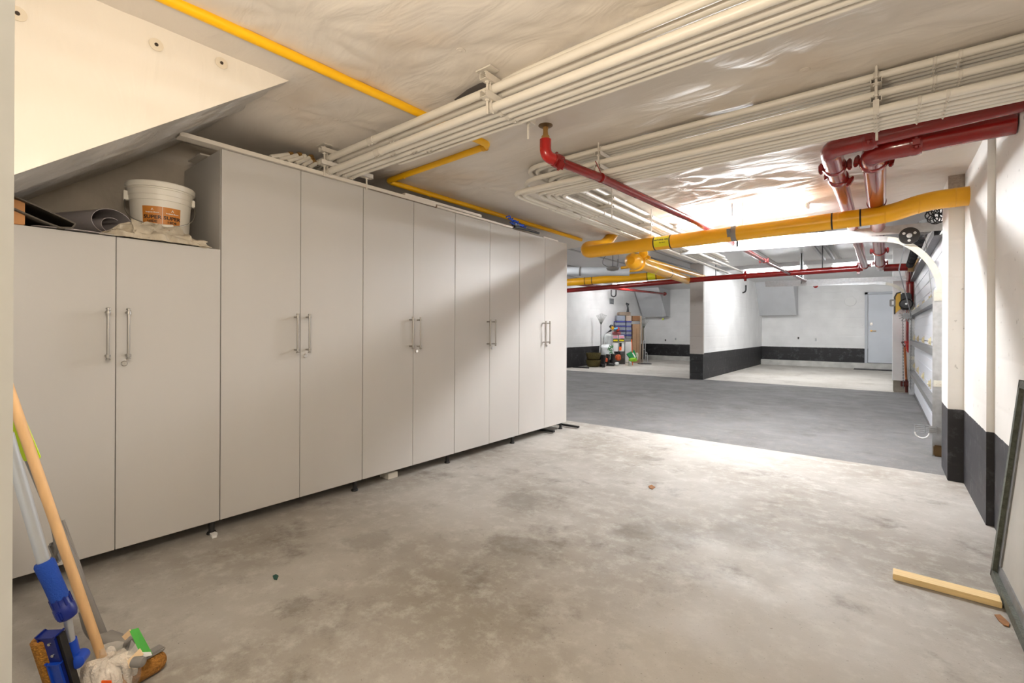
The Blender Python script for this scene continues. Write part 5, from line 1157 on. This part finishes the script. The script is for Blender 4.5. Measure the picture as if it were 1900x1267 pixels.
# wall fittings of the bays
for i, (px, py) in enumerate(((1235, 631), (1254, 629), (1481.5, 627), (1514, 630))):
    p = at(px, py, Y=18.12); lb_ = ['small dark socket on the left bay back wall', 'white and dark outlet on the left bay back wall near the column', 'small dark socket on the right bay back wall', 'white outlet on the right bay back wall'][i]
    t = thing('wall_outlet', lb_, 'outlet', p, 'outlets on the bay back walls')
    wd = .05 if i % 2 == 0 else .10; obj('cover_plate', obx(B(), p + Vector((0, -.01, 0)), (wd, .02, wd * 1.5), None, .005), M_GREYP if i % 2 == 0 else M_WHITE, t)
    obj('socket_face', obx(B(), p + Vector((0, -.024, 0)), (wd * .5, .01, wd * .9), None, .003), M_DARK if i % 2 == 0 else M_GALV, t)
p = at(1578, 559, Y=18.12); t = thing('wall_vent', 'round louvred wall vent left of the service door', 'vent', p)
obj('rim', lathe(B(), [(.10, 0), (.15, .005), (.145, .03), (.10, .04)], p, 30, Vector((0, -1, 0))), M_WHITE, t); obj('grille', lathe(B(), [(.10, .01), (.08, .03), (.06, .015), (.04, .03), (.02, .015), (.001, .03)], p, 30, Vector((0, -1, 0))), M_GALVD, t)
def uhook(px, py, wpx, hpx, D, label):
    c = at(px, py, D=D); w_ = wpx / FPX * D / 2; h_ = hpx / FPX * D
    pts = [c + RGT * -w_ + Vector((0, 0, h_)), c + RGT * -w_] + [c + RGT * (-w_ * math.cos(a)) + Vector((0, 0, -w_ * math.sin(a))) for a in [k * PI / 10 for k in range(1, 10)]] + [c + RGT * w_, c + RGT * w_ + Vector((0, 0, h_))]
    tag(obj('rubber_hook', tube(B(), pts, .022, 10), M_DARK), label, 'hook', 'black U-shaped ceiling hooks')
uhook(1138.5, 546, 8.5, 8, (at(1138.5, 546, X=-7.555).dot(FWD)), 'black U-shaped hook on the left bay wall above the rake')
uhook(1378, 537, 12, 8, at(1378, 537, X=-3.328).dot(FWD), 'black U-shaped hook on the partition wall of the right bay')
p = at(1135, 559, X=-7.555); t = thing('wall_notice', 'small grey notice on the left bay wall under the hook', 'sign', p); obj('sheet', bx(B(), p + Vector((0, -.16, -.10)), p + Vector((.006, .16, .10))), mat('notice_grey', srgb(150, 153, 156), .6), t)
for q in (.07, .04, .01, -.07): obj('print_line', bx(B(), p + Vector((.006, -.11, q - .006)), p + Vector((.009, .11, q + (.004 if q > -.05 else .02)))), mat('notice_print', srgb(70, 72, 76), .6), t)
p = at(1369, 536, D=14.5); tag(obj('wall_bracket', obx(B(), p, (.07, .03, .2), FA, .006), M_GALVD), 'small grey bracket beside the hook in the right bay', 'bracket')
# drain pipe and hanging fixture over the driveway
a, b = at(1035, 503, D=9.3), at(1168, 504, D=9.3); t = thing('drain_pipe', 'thick white drain pipe under the driveway ceiling beyond the cabinets', 'pipe', (a + b) / 2)
obj('pipe', tube(B(), [a, b], .082, 24), M_PVC, t); c_ = a.lerp(b, .85); obj('hanging_rod', tube(B(), [c_ + Vector((0, 0, .08)), (c_.x, c_.y, DZ - .001)], .005, 5), M_GALVD, t); c_ = a.lerp(b, .1); obj('hanging_rod', tube(B(), [c_ + Vector((0, 0, .08)), (c_.x, c_.y, DZ - .001)], .005, 5), M_GALVD, t); obj('coupling', lathe(B(), [(.086, 0), (.093, .002), (.093, .03), (.086, .032)], a.lerp(b, .31), 24, b - a), M_GREYP, t)
p = at(1137, 497, D=8.9); t = thing('junction_fixture', 'grey junction fixture with wires hanging before the drain pipe', 'fixture', p)
obj('fixture_body', lathe(B(), [(.02, .03), (.09, .015), (.12, 0), (.10, -.04), (.04, -.055), (.001, -.055)], p, 20), M_GREYP, t); obj('hanging_rod', tube(B(), [p + Vector((0, 0, .02)), (p.x, p.y, DZ - .01)], .006, 6), M_DARK, t)
obj('loose_wire', tube(B(), fillet([p + Vector((-.08, 0, .02)), p + Vector((-.25, .05, .10)), p + Vector((-.2, .05, .24)), p + Vector((.1, .05, .30))], .15, 8), .004, 5), M_DARK, t)
tag(obj('door_mat', bx(B(), (-.72, 17.45, 0), (.30, 17.90, .015), .004), M_DARK), 'black doormat in front of the step of the service door', 'mat')
a, b = at(1425, 476, Y=8.0), at(1608, 527, D=0) if False else at(1465, 505, Y=10.6)
for i, (p0_, p1_) in enumerate((((1372, 446), (1452, 498)), ((1386, 452), (1462, 499)))):
    tag(obj('ceiling_rail', bx(B(), (-1.02 + i * .16, 7.0, DZ - .10), (-.98 + i * .16, 11.9, DZ - .045), .004), M_GALV if i == 0 else M_GALVD), ['left of two slim metal rails along the driveway ceiling', 'right of two slim metal rails along the driveway ceiling'][i], 'rail', 'slim rails on the driveway ceiling')
